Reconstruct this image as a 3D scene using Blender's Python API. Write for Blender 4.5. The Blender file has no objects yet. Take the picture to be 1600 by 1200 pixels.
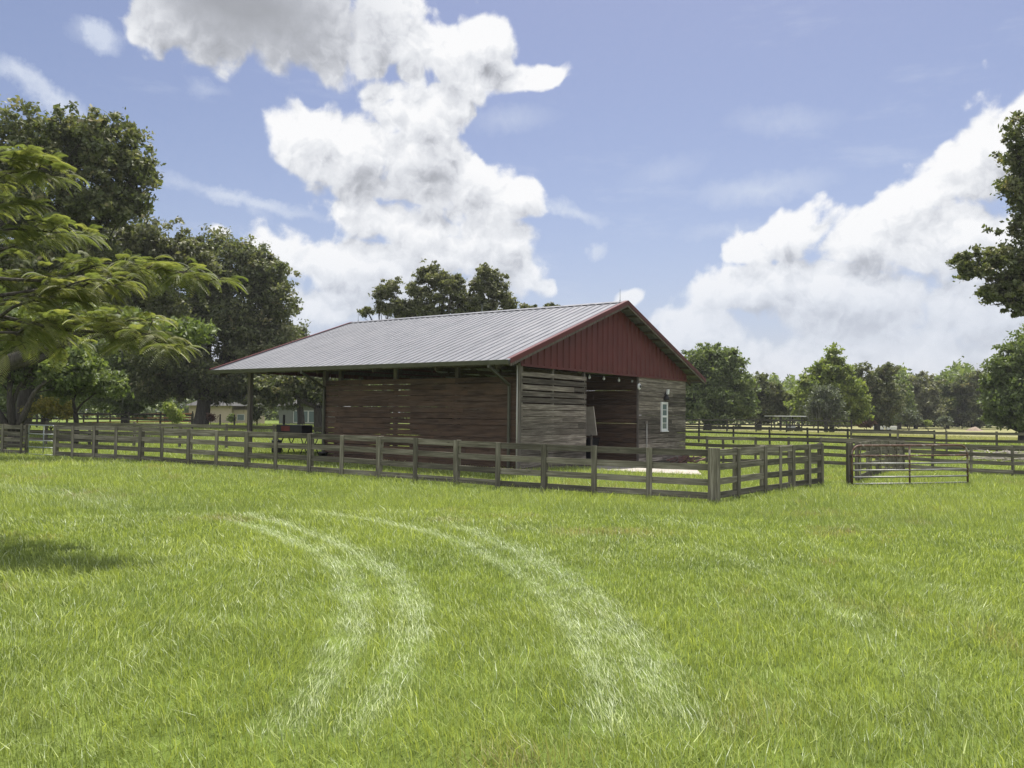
import bpy, math, random
import numpy as np
from mathutils import Matrix, Vector
random.seed(7); RNG = np.random.default_rng(7)
R = math.radians
scene = bpy.context.scene
C = scene.collection

# ------------------------------------------------------------------ camera
F, PITCH, ROLL = 1295.0, 0.0362, 0.0100
cp, sp, cr, sr = math.cos(PITCH), math.sin(PITCH), math.cos(ROLL), math.sin(ROLL)
W2C = np.array([[cr, 0, sr], [0, 1, 0], [-sr, 0, cr]]) @ np.array([[1, 0, 0], [0, cp, sp], [0, -sp, cp]])
cam_d = bpy.data.cameras.new('camera'); cam = bpy.data.objects.new('camera', cam_d); C.objects.link(cam)
m = Matrix(((W2C[0][0], W2C[2][0], -W2C[1][0], 0), (W2C[0][1], W2C[2][1], -W2C[1][1], 0), (W2C[0][2], W2C[2][2], -W2C[1][2], 0), (0, 0, 0, 1)))
cam.matrix_world = m
cam_d.sensor_fit = 'HORIZONTAL'; cam_d.sensor_width = 36; cam_d.lens = 36 * F / 1600
cam_d.clip_end = 5000; cam_d.clip_start = 0.05
scene.camera = cam

def ray(px, py):
    return W2C.T @ np.array([(px - 800) / F, 1.0, (600 - py) / F])
def P(px, py, D):                       # survey point: picture direction at world depth D
    r = ray(px, py); return r * (D / r[1])
def on_plane(px, py, o, n):
    r = ray(px, py); return r * (np.dot(o, n) / np.dot(r, n))

# ------------------------------------------------------------------ terrain
A_, B_ = P(1113, 782, 19.7), P(10, 708, 33.7)
def on_front(px, py):
    d = B_ - A_; n = np.array([d[1], -d[0], 0]); return on_plane(px, py, A_, n)
CTRL = [(0, 0, -1.72), (-6, 6, -1.7), (6, 6, -1.76), (0, 11, -1.80), (-14, 8, -1.7), (14, 10, -1.85), (0, -30, -1.7), (-40, 0, -1.6), (40, 0, -2.0)]
for a in [(850, 768), (713, 757), (592, 746), (484, 738), (385, 732), (219, 720)]: CTRL.append(tuple(on_front(*a)))
for a in [(1113, 783, 19.7), (10, 709, 33.7), (1285, 757, 24.9), (1512, 753, 26.0), (1583, 744, 35), (1104, 727, 39), (1400, 667, 150), (312, 664, 75), (0, 663, 95),
          (700, 660, 150), (1600, 668, 170), (1000, 661, 170), (1600, 690, 70), (1250, 678, 75), (150, 672, 60), (440, 712, 33)]: CTRL.append(tuple(P(*a)))
TH = 0.606
VV = np.array([math.sin(TH), math.cos(TH), 0]); UU = np.array([-math.cos(TH), math.sin(TH), 0]); ZZ = np.array([0, 0, 1.0])
E1 = np.array([-0.029, 26.0, 1.704])                      # near eave corner of the barn roof
def BL(x, y, z): return E1 * [1, 1, 0] + VV * x + UU * y + ZZ * z
for x, y, z in [(1.3, .6, -1.82), (15.1, .6, -2.19), (1.3, 8, -1.82), (1.3, 15, -1.82), (8, .6, -2.02), (8, 8, -1.95), (15, 8, -2.1), (15, 15, -2.0)]: CTRL.append(tuple(BL(x, y, z)))
CT = np.array(CTRL)
def gz(x, y):
    x = np.asarray(x, float); y = np.asarray(y, float); sh = x.shape; x = x.ravel(); y = y.ravel()
    num = np.zeros(len(x)); den = np.zeros(len(x))
    for cx, cy, cz in CT:
        w = 1.0 / ((x - cx) ** 2 + (y - cy) ** 2 + 5.0) ** 1.5
        num += w * cz; den += w
    z = num / den - 0.03
    return z.reshape(sh)
def g(x, y): return float(gz(np.array([x]), np.array([y]))[0])
def G(px, D):                           # ground point under a picture column at depth D
    p = P(px, 650, D); return np.array([p[0], D, g(p[0], D)])
def GP(px, py):                         # where the ray meets the ground
    t = 10.0; r = ray(px, py); r = r / r[1]
    for _ in range(60):
        z = g(r[0] * t, t); t = t + 0.7 * (z / r[2] - t)
    return np.array([r[0] * t, t, z])

# ------------------------------------------------------------------ materials
MATS = {}
def newmat(name):
    mt = bpy.data.materials.new(name); mt.use_nodes = True; nt = mt.node_tree; nt.nodes.clear()
    MATS[name] = mt; return mt, nt
def N(nt, t, **k):
    n = nt.nodes.new(t)
    for a, v in k.items():
        if a == 'inp':
            for i, val in v.items(): n.inputs[i].default_value = val
        else: setattr(n, a, v)
    return n
def L(nt, a, b): nt.links.new(a, b)
def ramp(nt, pts, fac=None):
    n = nt.nodes.new('ShaderNodeValToRGB'); e = n.color_ramp.elements
    while len(e) < len(pts): e.new(0.5)
    for k, (p, c) in enumerate(pts): e[k].position = p; e[k].color = (*c, 1)
    if fac is not None: L(nt, fac, n.inputs[0])
    return n
def mathn(nt, op, a, b=None, c=None, clamp=False):
    n = nt.nodes.new('ShaderNodeMath'); n.operation = op; n.use_clamp = clamp
    for i, v in enumerate((a, b, c)):
        if v is None: continue
        if isinstance(v, (int, float)): n.inputs[i].default_value = v
        else: L(nt, v, n.inputs[i])
    return n.outputs[0]
def mixc(nt, fac, a, b, bt='MIX'):
    n = nt.nodes.new('ShaderNodeMix'); n.data_type = 'RGBA'; n.blend_type = bt
    for i, v in ((0, fac), (6, a), (7, b)):
        if isinstance(v, (int, float)): n.inputs[i].default_value = v
        elif isinstance(v, tuple): n.inputs[i].default_value = (*v, 1)
        else: L(nt, v, n.inputs[i])
    return n.outputs[2]
def out_bsdf(nt, col, rough=0.8, metal=0.0, bump=None, bstr=0.3, bdist=0.02, spec=0.3):
    b = N(nt, 'ShaderNodeBsdfPrincipled'); o = N(nt, 'ShaderNodeOutputMaterial')
    if isinstance(col, tuple): b.inputs['Base Color'].default_value = (*col, 1)
    else: L(nt, col, b.inputs['Base Color'])
    if isinstance(rough, (int, float)): b.inputs['Roughness'].default_value = rough
    else: L(nt, rough, b.inputs['Roughness'])
    b.inputs['Metallic'].default_value = metal; b.inputs['Specular IOR Level'].default_value = spec
    if bump is not None:
        bn = N(nt, 'ShaderNodeBump'); bn.inputs['Strength'].default_value = bstr; bn.inputs['Distance'].default_value = bdist
        L(nt, bump, bn.inputs['Height']); L(nt, bn.outputs[0], b.inputs['Normal'])
    L(nt, b.outputs[0], o.inputs[0]); return b

def wood(name, dark, mid, light, axis=0, brown=None, var=.5):
    mt, nt = newmat(name)
    tc = N(nt, 'ShaderNodeTexCoord'); at = N(nt, 'ShaderNodeAttribute', attribute_name='rnd'); oi = N(nt, 'ShaderNodeObjectInfo')
    rn = mathn(nt, 'FRACT', mathn(nt, 'ADD', at.outputs['Fac'], oi.outputs['Random']))
    sc = [14, 14, 14]; sc[axis] = 0.7
    off = N(nt, 'ShaderNodeCombineXYZ')
    for i in range(3): L(nt, mathn(nt, 'MULTIPLY', rn, 37.0 + 11 * i), off.inputs[i])
    va = N(nt, 'ShaderNodeVectorMath', operation='ADD'); L(nt, tc.outputs['Object'], va.inputs[0]); L(nt, off.outputs[0], va.inputs[1])
    mp = N(nt, 'ShaderNodeMapping'); L(nt, va.outputs[0], mp.inputs[0]); mp.inputs['Scale'].default_value = sc
    n1 = N(nt, 'ShaderNodeTexNoise', inp={'Scale': 1.6, 'Detail': 6, 'Roughness': .65}); L(nt, mp.outputs[0], n1.inputs[0])
    sc2 = [3.5, 3.5, 3.5]; sc2[axis] = 0.9
    mp2 = N(nt, 'ShaderNodeMapping'); L(nt, va.outputs[0], mp2.inputs[0]); mp2.inputs['Scale'].default_value = sc2
    n2 = N(nt, 'ShaderNodeTexNoise', inp={'Scale': 1.3, 'Detail': 3}); L(nt, mp2.outputs[0], n2.inputs[0])
    rp = ramp(nt, [(0.28, dark), (0.5, mid), (0.72, light)], n1.outputs[0])
    col = rp.outputs[0]
    if brown:
        f = mathn(nt, 'MULTIPLY', mathn(nt, 'SUBTRACT', n2.outputs[0], 0.38), 3.2, clamp=True)
        col = mixc(nt, f, col, brown)
        col = mixc(nt, mathn(nt, 'MULTIPLY', rp.outputs[0], .6), col, rp.outputs[0])
    # board to board tone and blotches of weathering
    k = mathn(nt, 'MULTIPLY_ADD', rn, var, 1 - .52 * var)
    k2 = mathn(nt, 'MULTIPLY', k, mathn(nt, 'MULTIPLY_ADD', n2.outputs[0], 0.9, 0.55))
    cmb = N(nt, 'ShaderNodeCombineXYZ')
    for i in range(3): L(nt, k2, cmb.inputs[i])
    col = mixc(nt, 1.0, col, cmb.outputs[0], 'MULTIPLY')
    # knots
    sk = [5, 5, 5]; sk[axis] = 1.6
    mp3 = N(nt, 'ShaderNodeMapping'); L(nt, va.outputs[0], mp3.inputs[0]); mp3.inputs['Scale'].default_value = sk
    vo = N(nt, 'ShaderNodeTexVoronoi', inp={'Scale': 1.0}); L(nt, mp3.outputs[0], vo.inputs[0])
    kn = mathn(nt, 'SUBTRACT', 1.0, mathn(nt, 'MULTIPLY', vo.outputs['Distance'], 7.5), clamp=True)
    col = mixc(nt, mathn(nt, 'MULTIPLY', kn, .75), col, tuple(x * .45 for x in dark))
    out_bsdf(nt, col, 0.9, bump=n1.outputs[0], bstr=.5, bdist=.008, spec=.15)
    return mt
GREYW = ((.055, .050, .037), (.13, .12, .092), (.25, .232, .19))
wood('fence wood x', *GREYW, axis=0, var=.8); wood('fence wood z', *GREYW, axis=2, var=.8)
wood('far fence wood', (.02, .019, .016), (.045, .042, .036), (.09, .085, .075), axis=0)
wood('barn grey boards x', (.045, .038, .032), (.125, .108, .09), (.28, .25, .215), axis=0, var=.95)
wood('barn grey boards y', (.05, .042, .034), (.13, .112, .092), (.26, .235, .20), axis=1)
wood('barn brown boards y', (.03, .02, .014), (.072, .048, .036), (.13, .10, .08), axis=1, brown=(.085, .054, .037), var=.35)
wood('post wood', (.06, .052, .045), (.13, .115, .10), (.22, .20, .18), axis=2)
wood('rafter wood', (.05, .042, .03), (.10, .085, .06), (.17, .14, .10), axis=1)
wood('reddish boards', (.12, .05, .03), (.25, .11, .06), (.33, .17, .1), axis=0)

def simple(name, col, rough=.6, metal=0, var=.25, scale=3.0, spec=.3, bump=0):
    mt, nt = newmat(name); tc = N(nt, 'ShaderNodeTexCoord')
    n = N(nt, 'ShaderNodeTexNoise', inp={'Scale': scale, 'Detail': 6, 'Roughness': .6}); L(nt, tc.outputs['Object'], n.inputs[0])
    a = tuple(c * (1 - var) for c in col); b = tuple(min(1, c * (1 + var)) for c in col)
    rp = ramp(nt, [(.3, a), (.7, b)], n.outputs[0])
    out_bsdf(nt, rp.outputs[0], rough, metal, bump=n.outputs[0] if bump else None, bstr=bump, spec=spec)
    return mt
simple('red steel', (.088, .0175, .0155), .5, 0, .16, 1.3)
simple('gutter steel', (.075, .075, .055), .45, .1, .15)
simple('white pipe', (.36, .35, .32), .45, 0, .1)
simple('galvanised', (.24, .26, .26), .45, .6, .15)
simple('white paint', (.58, .59, .59), .5, 0, .06)
simple('dark steel', (.018, .018, .02), .5, .2, .3)
simple('black plastic', (.012, .012, .014), .4, 0, .3)
simple('red paint', (.14, .02, .018), .4, 0, .2)
simple('plywood', (.34, .31, .27), .8, 0, .2)
simple('concrete', (.31, .285, .25), .9, 0, .14, 2.0, bump=.15)
simple('bare dirt', (.16, .12, .085), .95, 0, .3, 1.2, bump=.3)
simple('house stucco', (.42, .35, .27), .9, 0, .08, .8)
simple('house grey', (.16, .17, .16), .9, 0, .1, .8)
simple('house roof', (.05, .05, .048), .8, 0, .2, 1.5)
simple('sand', (.22, .17, .13), .95, 0, .2, 1.5)
simple('brown scrap', (.10, .055, .045), .9, 0, .5, 4)
mt, nt = newmat('window glass'); out_bsdf(nt, (.10, .14, .15), .08, 0, spec=.8)
# rusty gate pipe
mt, nt = newmat('rusty pipe'); tc = N(nt, 'ShaderNodeTexCoord')
n = N(nt, 'ShaderNodeTexNoise', inp={'Scale': 3.5, 'Detail': 8, 'Roughness': .7}); L(nt, tc.outputs['Object'], n.inputs[0])
rp = ramp(nt, [(.40, (.085, .045, .032)), (.52, (.12, .07, .05)), (.60, (.25, .23, .20)), (.75, (.33, .32, .30))], n.outputs[0]); out_bsdf(nt, rp.outputs[0], .6, .2)
mt, nt = newmat('grey pipe'); tc = N(nt, 'ShaderNodeTexCoord')
n = N(nt, 'ShaderNodeTexNoise', inp={'Scale': 2.5, 'Detail': 8, 'Roughness': .7}); L(nt, tc.outputs['Object'], n.inputs[0])
rp = ramp(nt, [(.30, (.12, .08, .06)), (.42, (.22, .215, .20)), (.75, (.32, .33, .32))], n.outputs[0]); out_bsdf(nt, rp.outputs[0], .5, .4)
# roof steel with grime, slightly uneven panels
mt, nt = newmat('roof steel'); tc = N(nt, 'ShaderNodeTexCoord')
mp = N(nt, 'ShaderNodeMapping'); mp.inputs['Scale'].default_value = (.35, 2.2, 1); L(nt, tc.outputs['Object'], mp.inputs[0])
n = N(nt, 'ShaderNodeTexNoise', inp={'Scale': 1.5, 'Detail': 7, 'Roughness': .6}); L(nt, mp.outputs[0], n.inputs[0])
rp = ramp(nt, [(.25, (.12, .123, .132)), (.5, (.155, .16, .172)), (.75, (.19, .19, .20))], n.outputs[0])
n2 = N(nt, 'ShaderNodeTexNoise', inp={'Scale': .8, 'Detail': 2}); L(nt, mp.outputs[0], n2.inputs[0])
rr = mathn(nt, 'MULTIPLY_ADD', n.outputs[0], .3, .3)
out_bsdf(nt, rp.outputs[0], rr, .25, bump=n2.outputs[0], bstr=.15, bdist=.05)

def leafmat(name, stops, trans=.35, transcol=(1.15, 1.25, .5), rough=.6):
    mt, nt = newmat(name); at = N(nt, 'ShaderNodeAttribute', attribute_name='rnd')
    rp = ramp(nt, stops, at.outputs['Fac'])
    b = N(nt, 'ShaderNodeBsdfPrincipled'); L(nt, rp.outputs[0], b.inputs['Base Color']); b.inputs['Roughness'].default_value = rough; b.inputs['Specular IOR Level'].default_value = .35
    t = N(nt, 'ShaderNodeBsdfTranslucent'); L(nt, mixc(nt, 1.0, rp.outputs[0], transcol, 'MULTIPLY'), t.inputs[0])
    mx = N(nt, 'ShaderNodeMixShader'); mx.inputs[0].default_value = trans; L(nt, b.outputs[0], mx.inputs[1]); L(nt, t.outputs[0], mx.inputs[2])
    o = N(nt, 'ShaderNodeOutputMaterial'); L(nt, mx.outputs[0], o.inputs[0]); return mt
leafmat('oak leaves', [(0, (0.0543, 0.0675, 0.029)), (0.5, (0.1162, 0.132, 0.0609)), (0.85, (0.2015, 0.2025, 0.1087)), (1, (0.2635, 0.225, 0.1305))], .3)
leafmat('olive leaves', [(0, (0.0675, 0.078, 0.042)), (0.5, (0.1425, 0.15, 0.084)), (1, (0.255, 0.2475, 0.1575))], .3)
leafmat('green leaves', [(0, (0.0653, 0.091, 0.033)), (0.5, (0.1305, 0.168, 0.063)), (1, (0.232, 0.266, 0.1125))], .35)
leafmat('bright leaves', [(0, (0.0938, 0.132, 0.0325)), (0.5, (0.1875, 0.228, 0.0585)), (1, (0.325, 0.348, 0.104))], .4)
leafmat('mimosa leaves', [(0, (0.0796, 0.1015, 0.047)), (0.5, (0.1518, 0.1712, 0.0784)), (1, (0.2747, 0.2663, 0.1254))], .45)
leafmat('yellow leaves', [(0, (.12, .12, .02)), (.6, (.24, .22, .04)), (1, (.34, .26, .06))], .3)
leafmat('moss strands', [(0, (.07, .075, .06)), (1, (.16, .165, .14))], .2)
leafmat('pale leaves', [(0, (.07, .085, .06)), (1, (.16, .18, .12))], .25)
leafmat('red leaves', [(0, (.07, .035, .025)), (1, (.13, .07, .05))], .25)
wood('bark', (.022, .02, .016), (.052, .047, .04), (.10, .092, .08), axis=2)
# grass blades take their own colour from an attribute
mt, nt = newmat('grass blades'); at = N(nt, 'ShaderNodeAttribute', attribute_name='tint')
b = N(nt, 'ShaderNodeBsdfPrincipled'); L(nt, at.outputs['Color'], b.inputs['Base Color']); b.inputs['Roughness'].default_value = .5; b.inputs['Specular IOR Level'].default_value = .35
t = N(nt, 'ShaderNodeBsdfTranslucent'); L(nt, mixc(nt, 1.0, at.outputs['Color'], (1.15, 1.15, .6), 'MULTIPLY'), t.inputs[0])
mx = N(nt, 'ShaderNodeMixShader'); mx.inputs[0].default_value = .42; L(nt, b.outputs[0], mx.inputs[1]); L(nt, t.outputs[0], mx.inputs[2])
o = N(nt, 'ShaderNodeOutputMaterial'); L(nt, mx.outputs[0], o.inputs[0])
# ground
mt, nt = newmat('meadow ground'); tc = N(nt, 'ShaderNodeTexCoord')
n1 = N(nt, 'ShaderNodeTexNoise', inp={'Scale': .12, 'Detail': 5, 'Roughness': .6}); L(nt, tc.outputs['Object'], n1.inputs[0])
n2 = N(nt, 'ShaderNodeTexNoise', inp={'Scale': 3.0, 'Detail': 8, 'Roughness': .75}); L(nt, tc.outputs['Object'], n2.inputs[0])
n3 = N(nt, 'ShaderNodeTexNoise', inp={'Scale': .9, 'Detail': 6, 'Roughness': .7}); L(nt, tc.outputs['Object'], n3.inputs[0])
c1 = ramp(nt, [(.3, (.085, .125, .022)), (.55, (.125, .165, .035)), (.72, (.19, .20, .07))], n1.outputs[0]).outputs[0]
c2 = ramp(nt, [(.3, (.45, .45, .45)), (.7, (1.35, 1.35, 1.35))], n2.outputs[0]).outputs[0]
c3 = ramp(nt, [(.3, (.75, .78, .7)), (.7, (1.2, 1.17, 1.2))], n3.outputs[0]).outputs[0]
sxyz = N(nt, 'ShaderNodeSeparateXYZ'); L(nt, tc.outputs['Object'], sxyz.inputs[0])
fm = mathn(nt, 'MULTIPLY', mathn(nt, 'MULTIPLY_ADD', sxyz.outputs[1], .06, -3.6, clamp=True), mathn(nt, 'MULTIPLY_ADD', sxyz.outputs[0], .1, -1.6, clamp=True))
c1 = mixc(nt, fm, c1, (.22, .215, .10))
out_bsdf(nt, mixc(nt, 1.0, mixc(nt, 1.0, c1, c2, 'MULTIPLY'), c3, 'MULTIPLY'), .95, bump=n2.outputs[0], bstr=.8, bdist=.06, spec=.1)

# ------------------------------------------------------------------ mesh helpers
def tag(o, label=None, cat=None, group=None, kind=None):
    if label: o['label'] = label
    if cat: o['category'] = cat
    if group: o['group'] = group
    if kind: o['kind'] = kind
    return o
def empty(name, loc=(0, 0, 0), rz=0):
    o = bpy.data.objects.new(name, None); C.objects.link(o); o.location = [float(a) for a in loc]; o.rotation_euler = (0, 0, rz); o.empty_display_size = .2; return o
class MB:
    def __init__(s): s.v = []; s.f = []; s.r = []
    def add(s, vs, fs):
        b = len(s.v); s.v += [tuple(map(float, v)) for v in vs]; s.f += [tuple(i + b for i in f) for f in fs]; q = random.random(); s.r += [q] * len(fs); return s
    def box(s, x0, x1, y0, y1, z0, z1, j=0):
        vs = [(x, y, z) for x in (x0, x1) for y in (y0, y1) for z in (z0, z1)]
        if j: vs = [tuple(c + random.uniform(-j, j) for c in v) for v in vs]
        return s.add(vs, [(0, 1, 3, 2), (4, 6, 7, 5), (0, 4, 5, 1), (2, 3, 7, 6), (0, 2, 6, 4), (1, 5, 7, 3)])
    def beam(s, a, b, w, h, up=(0, 0, 1)):
        a = np.array(a, float); b = np.array(b, float); d = (b - a) / np.linalg.norm(b - a); up = np.array(up, float)
        sd = np.cross(d, up); sd /= np.linalg.norm(sd); u = np.cross(sd, d)
        vs = [p + sd * i * w / 2 + u * k * h / 2 for p in (a, b) for i, k in ((-1, -1), (1, -1), (1, 1), (-1, 1))]
        return s.add(vs, [(3, 2, 1, 0), (4, 5, 6, 7), (0, 1, 5, 4), (1, 2, 6, 5), (2, 3, 7, 6), (3, 0, 4, 7)])
    def tube(s, pts, rad, n=8, caps=True):
        pts = [np.array(p, float) for p in pts]; k = len(pts)
        rad = [rad] * k if isinstance(rad, (int, float)) else rad
        vs = []; prev = None
        for i, p in enumerate(pts):
            d = pts[min(i + 1, k - 1)] - pts[max(i - 1, 0)]; d /= (np.linalg.norm(d) + 1e-9)
            if prev is None:
                a = np.cross(d, (0, 0, 1.0)); a = a if np.linalg.norm(a) > .05 else np.cross(d, (1.0, 0, 0))
            else: a = prev - d * np.dot(prev, d)
            a /= np.linalg.norm(a); prev = a; c = np.cross(d, a)
            for j in range(n):
                t = 2 * math.pi * j / n; vs.append(p + (a * math.cos(t) + c * math.sin(t)) * rad[i])
        fs = [(i * n + j, i * n + (j + 1) % n, (i + 1) * n + (j + 1) % n, (i + 1) * n + j) for i in range(k - 1) for j in range(n)]
        if caps: fs += [tuple(range(n - 1, -1, -1)), tuple(range((k - 1) * n, k * n))]
        return s.add(vs, fs)
    def build(s, name, mat, parent=None, smooth=False, loc=None, rz=0, bevel=0):
        me = bpy.data.meshes.new(name); me.from_pydata(s.v, [], s.f)
        at = me.attributes.new('rnd', 'FLOAT', 'FACE'); at.data.foreach_set('value', s.r)
        me.materials.append(MATS[mat]); me.update()
        if smooth: me.polygons.foreach_set('use_smooth', [True] * len(me.polygons))
        o = bpy.data.objects.new(name, me); C.objects.link(o)
        if parent: o.parent = parent
        if loc is not None: o.location = [float(a) for a in loc]; o.rotation_euler = (0, 0, rz)
        if bevel:
            bv = o.modifiers.new('bevel', 'BEVEL'); bv.width = bevel; bv.segments = 2; bv.limit_method = 'ANGLE'
        return o
def np_mesh(name, co, nv, mat, parent=None, rnd=None, tint=None, loc=None):
    """co: (faces*nv,3) corner list -> loose polygons."""
    nf = len(co) // nv; me = bpy.data.meshes.new(name)
    me.vertices.add(len(co)); me.vertices.foreach_set('co', co.astype(np.float32).ravel())
    me.loops.add(len(co)); me.loops.foreach_set('vertex_index', np.arange(len(co), dtype=np.int32))
    me.polygons.add(nf); me.polygons.foreach_set('loop_start', np.arange(0, len(co), nv, dtype=np.int32))
    me.update(calc_edges=True)
    if rnd is not None:
        at = me.attributes.new('rnd', 'FLOAT', 'FACE'); at.data.foreach_set('value', rnd.astype(np.float32))
    if tint is not None:
        at = me.attributes.new('tint', 'FLOAT_COLOR', 'FACE')
        c4 = np.ones((nf, 4), np.float32); c4[:, :3] = tint; at.data.foreach_set('color', c4.ravel())
    me.materials.append(MATS[mat])
    o = bpy.data.objects.new(name, me); C.objects.link(o)
    if parent: o.parent = parent
    if loc is not None: o.location = [float(a) for a in loc]
    return o
def vnoise(x, y, s, seed=0):            # cheap smooth value noise
    x = x / s + 1000; y = y / s + 1000; xi = np.floor(x).astype(int); yi = np.floor(y).astype(int); fx = x - xi; fy = y - yi
    fx = fx * fx * (3 - 2 * fx); fy = fy * fy * (3 - 2 * fy)
    def h(a, b): return (np.sin(a * 127.1 + b * 311.7 + seed * 74.7) * 43758.5453) % 1.0
    return (h(xi, yi) * (1 - fx) + h(xi + 1, yi) * fx) * (1 - fy) + (h(xi, yi + 1) * (1 - fx) + h(xi + 1, yi + 1) * fx) * fy

# ------------------------------------------------------------------ ground sheet
def grid_axis(lo, hi, fine_lo, fine_hi, st):
    a = list(np.arange(fine_lo, fine_hi + .01, st)); s = st; x = fine_hi
    while x < hi: s *= 1.25; x += s; a.append(x)
    s = st; x = fine_lo
    while x > lo: s *= 1.25; x -= s; a.insert(0, x)
    return np.array(a)
gx_, gy_ = grid_axis(-1500, 1500, -40, 45, 1.0), grid_axis(-600, 2500, -6, 60, 1.0)
XX, YY = np.meshgrid(gx_, gy_); ZG = gz(XX, YY)
vs = np.stack([XX, YY, ZG], -1).reshape(-1, 3); nx, ny = len(gx_), len(gy_)
fs = [(j * nx + i, j * nx + i + 1, (j + 1) * nx + i + 1, (j + 1) * nx + i) for j in range(ny - 1) for i in range(nx - 1)]
me = bpy.data.meshes.new('ground'); me.from_pydata(vs.tolist(), [], fs); me.materials.append(MATS['meadow ground'])
me.polygons.foreach_set('use_smooth', [True] * len(me.polygons))
ground = bpy.data.objects.new('ground', me); C.objects.link(ground); tag(ground, kind='structure')

# ------------------------------------------------------------------ grass (nobody could count it)
TRACKS = []
for pts, wd, ws in [
    ([(420, 1195), (440, 1160), (490, 1100), (535, 1025), (560, 965), (550, 900), (500, 865), (430, 835), (340, 808)], .19, .9),
    ([(505, 1195), (565, 1125), (620, 1060), (645, 1000), (650, 935), (600, 890), (525, 850), (450, 822), (370, 802)], .19, .9),
    ([(970, 1195), (950, 1110), (930, 1040), (900, 975), (835, 915), (760, 865), (680, 835), (565, 812), (480, 800)], .17, .85),
    ([(1100, 1195), (1055, 1110), (1015, 1040), (970, 975), (915, 925), (850, 882), (780, 848), (700, 820)], .22, .75),
    ([(1035, 1195), (1000, 1110), (970, 1040), (930, 975), (870, 920), (800, 873)], .34, .4),
    ([(1600, 1000), (1450, 915), (1300, 860), (1150, 830), (1000, 812)], .2, .25),
    ([(200, 800), (130, 776), (40, 765), (-60, 760)], .5, .3), ([(1560, 1195), (1440, 1060), (1330, 965), (1190, 890), (1050, 845)], .18, .22)]:
    g_ = np.array([GP(*p)[:2] for p in pts])
    d = np.r_[0, np.cumsum(np.linalg.norm(np.diff(g_, axis=0), axis=1))]; t = np.arange(0, d[-1], .12)
    # smooth the polyline
    xs = np.interp(t, d, g_[:, 0]); ys = np.interp(t, d, g_[:, 1])
    k = np.ones(15) / 15; xs = np.convolve(np.pad(xs, 7, 'edge'), k, 'valid'); ys = np.convolve(np.pad(ys, 7, 'edge'), k, 'valid')
    TRACKS.append((np.stack([xs, ys], 1), wd, ws))
APRON = [(930, 736), (1097, 744), (1072, 723.5), (930, 727)]
def in_poly(x, y, P4):
    r = np.ones(x.shape, bool); sg = None
    for k in range(len(P4)):
        a, b = P4[k], P4[(k + 1) % len(P4)]; c = (b[0] - a[0]) * (y - a[1]) - (b[1] - a[1]) * (x - a[0])
        if sg is None: m_ = np.mean([p[:2] for p in P4], 0); sg = np.sign((b[0] - a[0]) * (m_[1] - a[1]) - (b[1] - a[1]) * (m_[0] - a[0]))
        r &= (c * sg > 0)
    return r
def in_barn(x, y, m0=0.0):
    dx, dy = x - E1[0], y - E1[1]; a = dx * VV[0] + dy * VV[1]; b = dx * UU[0] + dy * UU[1]
    return (a > 1.35 - m0) & (a < 15.2 + m0) & (b > .5 - m0) & (b < 11.6), a, b
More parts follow.
